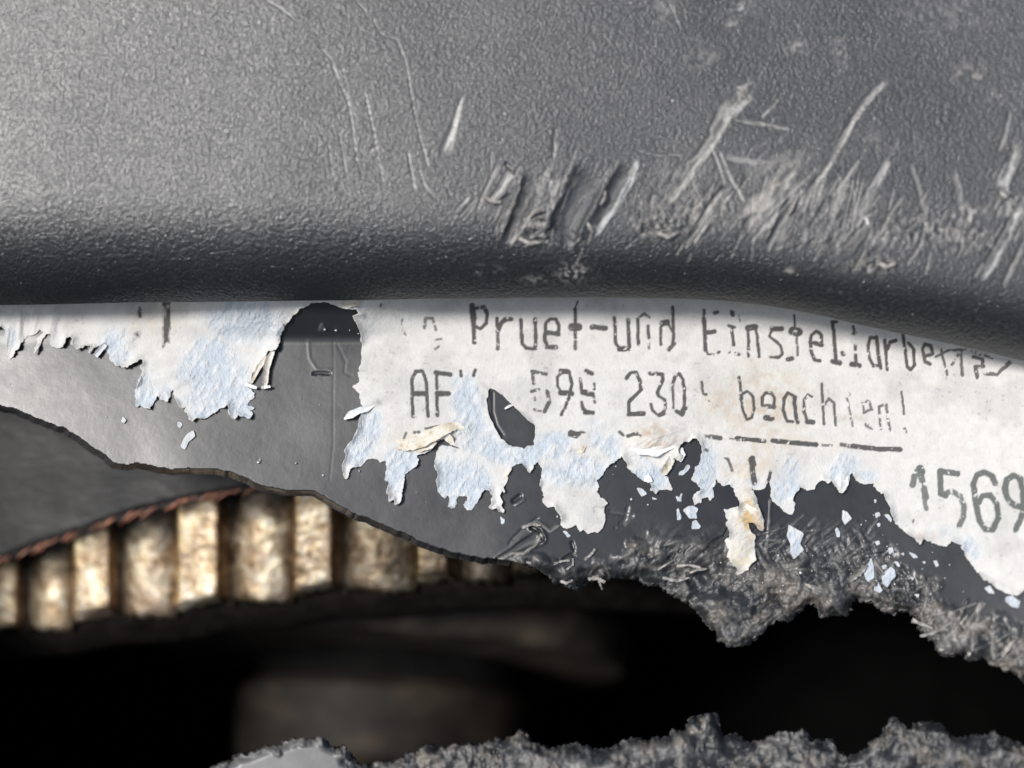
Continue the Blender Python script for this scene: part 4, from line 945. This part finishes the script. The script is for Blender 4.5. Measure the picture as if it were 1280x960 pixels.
# (left, right, flank end, bottom left, bottom right)
TE = [(-142, -102, -84, 802, 796), (-28, 18, 36, 790, 783), (93, 134, 153, 769, 762), (222, 270, 292, 757, 748), (368, 412, 434, 740, 731), (522, 556, 582, 722, 719), (640, 672, 700, 718, 717), (752, 790, 815, 716, 716)]
def surf_mesh(name, xa, ytop, ybot, da, colr, nrow=60, seed=0):
    xa = np.array(xa, float); da = np.array(da, float)
    T = np.linspace(0, 1, nrow)[:, None]
    Yg = ytop[None, :] * (1 - T) + ybot[None, :] * T
    Xg = np.tile(xa, (nrow, 1)); Dg = np.tile(da, (nrow, 1)) + (fbm(Xg, Yg, 10, 3, 400 + seed) - 0.5) * 2.2
    ch = np.clip((T - 0.965) / 0.035, 0, 1) ** 2
    Dg = Dg + ch * 4
    Yg = Yg + ch * (fbm(Xg, Yg * 0 + seed * 9, 9, 3, 410) - 0.5) * 7
    # lower end and back closes the body
    back = [(Xg[-1], Yg[-1] - 2, Dg[-1] + 30), (Xg[0], Yg[-1] - 4, Dg[-1] + 60), (Xg[0], Yg[0], Dg[0] + 60)]
    Xg = np.vstack([Xg] + [b_[0][None] for b_ in back]); Yg = np.vstack([Yg] + [b_[1][None] for b_ in back]); Dg = np.vstack([Dg] + [b_[2][None] for b_ in back])
    n = Xg.shape; idx = np.arange(n[0] * n[1]).reshape(n)
    F = [np.stack([idx[:-1, :-1], idx[1:, :-1], idx[1:, 1:], idx[:-1, 1:]], -1).reshape(-1, 4)]
    cfac = colr(Xg.ravel(), Yg.ravel())
    if cfac.ndim == 1: cfac = np.repeat(cfac[:, None], 3, 1)
    return mesh_np(name, unproj(Xg.ravel(), Yg.ravel(), Dg.ravel()), F, cfac)
xr = np.arange(-260, 900, 3.0)
DEP = 34
dd_ = spr_d(xr) + DEP
# root floor between the teeth, slightly dished
for (l, r, e, b0, b1) in TE:
    pass
def rcol(x, y):
    g = np.zeros(len(x))
    for (l, r, e, b0, b1) in TE: g = np.maximum(g, sst(l - 16, l - 5, x) * (x < l + 3) * .75)
    for (l, r, e, b0, b1) in TE: g = np.maximum(g, (1 - sst(e, e + 22, x)) * (x > e - 4) * .35)  # grime and shade beside the teeth put into the floor colour
    belt_shade = sst(66, 26, y - belt_edge(x) + (fbm(x, y, 18, 3, 415) - .5) * 30) * .88  # shade under the belt edge put into the floor colour
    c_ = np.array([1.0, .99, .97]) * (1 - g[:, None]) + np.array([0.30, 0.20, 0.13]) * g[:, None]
    return c_ * (1 - belt_shade)[:, None] * darkfac(x)[:, None]
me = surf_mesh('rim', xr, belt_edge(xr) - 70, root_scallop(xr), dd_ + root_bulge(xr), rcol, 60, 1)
rim_o = part('rim', me, M_steel, sprocket, sbase)
for q, (l, r, e, b0, b1) in enumerate(TE):
    fl = np.linspace(r, e, 8)
    tt = (fl - r) / (e - r)
    xa = np.concatenate([[l + 1.5, l + .3, l, l + .5, l + 2], np.linspace(l + 3, r - 1, 12), fl, [e + 1]])
    prof = np.concatenate([[DEP + 4, DEP * .6, DEP * .25, 4, 1], np.zeros(12), DEP * (tt * tt * (3 - 2 * tt)), [DEP + 4]])
    bots = np.interp(xa, [l, r, e + 1], [b0, b1, b1 + 10])
    tone = darkfac(xa)
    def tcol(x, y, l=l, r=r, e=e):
        g = sst(r - 7, r + 3, x)[:, None] * (1 - 0.85 * sst(r + 5, e + 1, x))[:, None]  # brown grime and shade of the right flank put into the colour
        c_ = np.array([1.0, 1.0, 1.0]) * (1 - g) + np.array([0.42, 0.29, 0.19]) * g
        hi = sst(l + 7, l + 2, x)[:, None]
        so = (sst(40, 14, y - belt_edge(x) + (fbm(x, y, 14, 3, 416) - .5) * 22) * .7)[:, None]  # belt's shade on the tooth top, also put into the colour
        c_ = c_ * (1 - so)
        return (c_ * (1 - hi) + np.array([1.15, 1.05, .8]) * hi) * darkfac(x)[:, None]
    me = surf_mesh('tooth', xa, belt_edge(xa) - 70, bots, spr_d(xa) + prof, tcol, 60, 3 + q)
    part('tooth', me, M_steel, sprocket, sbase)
# dark greasy flange under the teeth
xa = np.arange(-260, 1000, 4.0)
top = root_scallop(xa) - 4
fr_ = [(top, 30), (top + 6, 8), (root_b(xa) + 16 + (fbm(xa, xa * 0, 30, 3, 420) - .5) * 14, 14), (root_b(xa) + 34, 26), (root_b(xa) + 40, 46), (root_b(xa) + 34, 120), (top - 40, 160)]
Yg = np.array([a for a, _ in fr_]); Dg = np.array([spr_d(xa) + DEP + z for _, z in fr_]); Xg = np.tile(xa, (len(fr_), 1))
idx = np.arange(Xg.size).reshape(Xg.shape)
me = mesh_np('flange', unproj(Xg.ravel(), Yg.ravel(), Dg.ravel()), [np.stack([idx[:-1, :-1], idx[1:, :-1], idx[1:, 1:], idx[:-1, 1:]], -1).reshape(-1, 4)])
part('flange', me, M_grease, sprocket, sbase)

# =================================================================== BELT
bbase = P(200, 690, 240)
belt = root('timing_belt', 'dark worn rubber belt with frayed orange cords along its lower edge, left of the picture', 'drive belt', bbase)
xa = np.arange(-260, 560, 3.0)
T = np.linspace(0, 1, 40)[:, None]
be = belt_edge(xa) + (fbm(xa, xa * 0, 22, 3, 430) - .5) * 3
top = np.full(len(xa), 440.0)
Yg = top[None] * (1 - T) + be[None] * T
Xg = np.tile(xa, (40, 1)); Dg = spr_d(Xg) - 34 + (fbm(Xg, Yg, 70, 3, 440) - .5) * 5 - 24 * (1 - T)
rowsY = [Yg]; rowsD = [Dg]
for (dy, dz) in ((2, 3), (3, 9), (1, 20), (-2, 26), (-60, 28)):
    rowsY.append((be + dy + (fbm(xa, xa * 0 + dz, 8, 3, 450) - .5) * 3)[None]); rowsD.append((Dg[-1] + dz)[None])
Yg = np.vstack(rowsY); Dg = np.vstack(rowsD); Xg = np.tile(xa, (Yg.shape[0], 1))
idx = np.arange(Xg.size).reshape(Xg.shape)
me = mesh_np('belt_back', unproj(Xg.ravel(), Yg.ravel(), Dg.ravel()), [np.stack([idx[:-1, :-1], idx[1:, :-1], idx[1:, 1:], idx[:-1, 1:]], -1).reshape(-1, 4)])
part('belt_back', me, M_belt, belt, bbase)
def tube(pts, r0, r1, ns=6):
    V = []; F = []
    n = len(pts)
    for i, p in enumerate(pts):
        a = pts[max(0, i - 1)]; b_ = pts[min(n - 1, i + 1)]; t = (b_ - a).normalized()
        u = t.cross(Vector((0, 1, 0.1))).normalized(); w = t.cross(u)
        r = (r0 + (r1 - r0) * i / (n - 1)) * S
        for k in range(ns):
            an = 2 * math.pi * k / ns; V.append(tuple(p + u * math.cos(an) * r + w * math.sin(an) * r))
    for i in range(n - 1):
        for k in range(ns):
            F.append((i * ns + k, i * ns + (k + 1) % ns, (i + 1) * ns + (k + 1) % ns, (i + 1) * ns + k))
    F.append(tuple(range(ns))[::-1]); F.append(tuple(range((n - 1) * ns, n * ns)))
    me = bpy.data.meshes.new('cord'); me.from_pydata(V, [], F); me.polygons.foreach_set('use_smooth', [True] * len(F)); return me
rs = random.Random(8)
for x0 in [-34, -8, 4, 22, 40, 48, 62, 78, 84, 112, 124, 131, 150, 158, 176, 206, 214, 222, 246, 258, 270, 292, 304]:
    L = rs.uniform(18, 38); y0 = float(belt_edge(x0)) + rs.uniform(7, 15)
    x1 = x0 + L; y1 = float(belt_edge(x1)) + rs.uniform(-1, 4)
    pts = []
    for i in range(7):
        t = i / 6; pts.append(P(x0 + (x1 - x0) * t, y0 + (y1 - y0) * t - 2.5 * math.sin(t * 3.14), spr_d(x0) - 30 + 6 * t + rs.uniform(-1, 1)))
    part('cord', tube(pts, rs.uniform(.5, 1.0), rs.uniform(1.8, 4.8)), M_cord, belt, bbase)
# the cord layer seen edge-on
pts = [P(x, float(belt_edge(x)) + 6, spr_d(x) - 20) for x in range(-130, 350, 12)]
me = tube(pts, 4.0, 3.0, 8); me.name = 'cord_layer'
part('cord_layer', me, M_belt, belt, bbase)

# =================================================================== HUB DEEP INSIDE
hx, hy, hd = 490, 862, 780
hbase = P(hx, hy + 160, hd)
hub = root('pulley_hub', 'stepped brown oily pulley hub deep in the dark behind the hole', 'pulley', hbase)
def lathe(name, prof, mat, n=96):
    c = P(hx, hy, hd); V = []; F = []
    m = len(prof)
    ax = Matrix.Rotation(math.radians(-20), 3, 'X') @ Matrix.Rotation(math.radians(3), 3, 'Y')
    for i in range(n):
        a = 2 * math.pi * i / n
        for (r, z) in prof: V.append(tuple(c + ax @ Vector((r * S * 1.12 * math.cos(a), r * S * 1.12 * math.sin(a), z * S * 1.15))))
    for i in range(n):
        for j in range(m - 1):
            a = i * m + j; b_ = ((i + 1) % n) * m + j; F.append((a, b_, b_ + 1, a + 1))
    me = bpy.data.meshes.new(name); me.from_pydata(V, [], F); me.polygons.foreach_set('use_smooth', [True] * len(F))
    me.set_sharp_from_angle(angle=math.radians(40))
    return part(name, me, mat, hub, hbase)
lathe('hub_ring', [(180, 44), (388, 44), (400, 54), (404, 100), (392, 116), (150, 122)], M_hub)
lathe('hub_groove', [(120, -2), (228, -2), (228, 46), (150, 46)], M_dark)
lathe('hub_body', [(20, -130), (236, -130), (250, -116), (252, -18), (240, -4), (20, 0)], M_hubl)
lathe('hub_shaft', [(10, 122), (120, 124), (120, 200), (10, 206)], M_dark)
# =================================================================== unseen tarmac under the car, added to block low sky from the lip
gm, nt, b = newmat('tarmac')
gv = nt.nodes.new('ShaderNodeTexCoord').outputs['Object']
nt.links.new(ramp(nt, noise(nt, gv, 0.02, 5), [(0.3, 0.035), (0.7, 0.065)]), b.inputs['Base Color'])
b.inputs['Roughness'].default_value = 0.9
me = bpy.data.meshes.new('unseen_ground'); me.from_pydata([(-60, -60, 0), (60, -60, 0), (60, 60, 0), (-60, 60, 0)], [], [(0, 1, 2, 3)])
me.materials.append(gm); g = bpy.data.objects.new('unseen_ground', me); scene.collection.objects.link(g); g.location = (0, 0, -0.75); g['kind'] = 'structure'
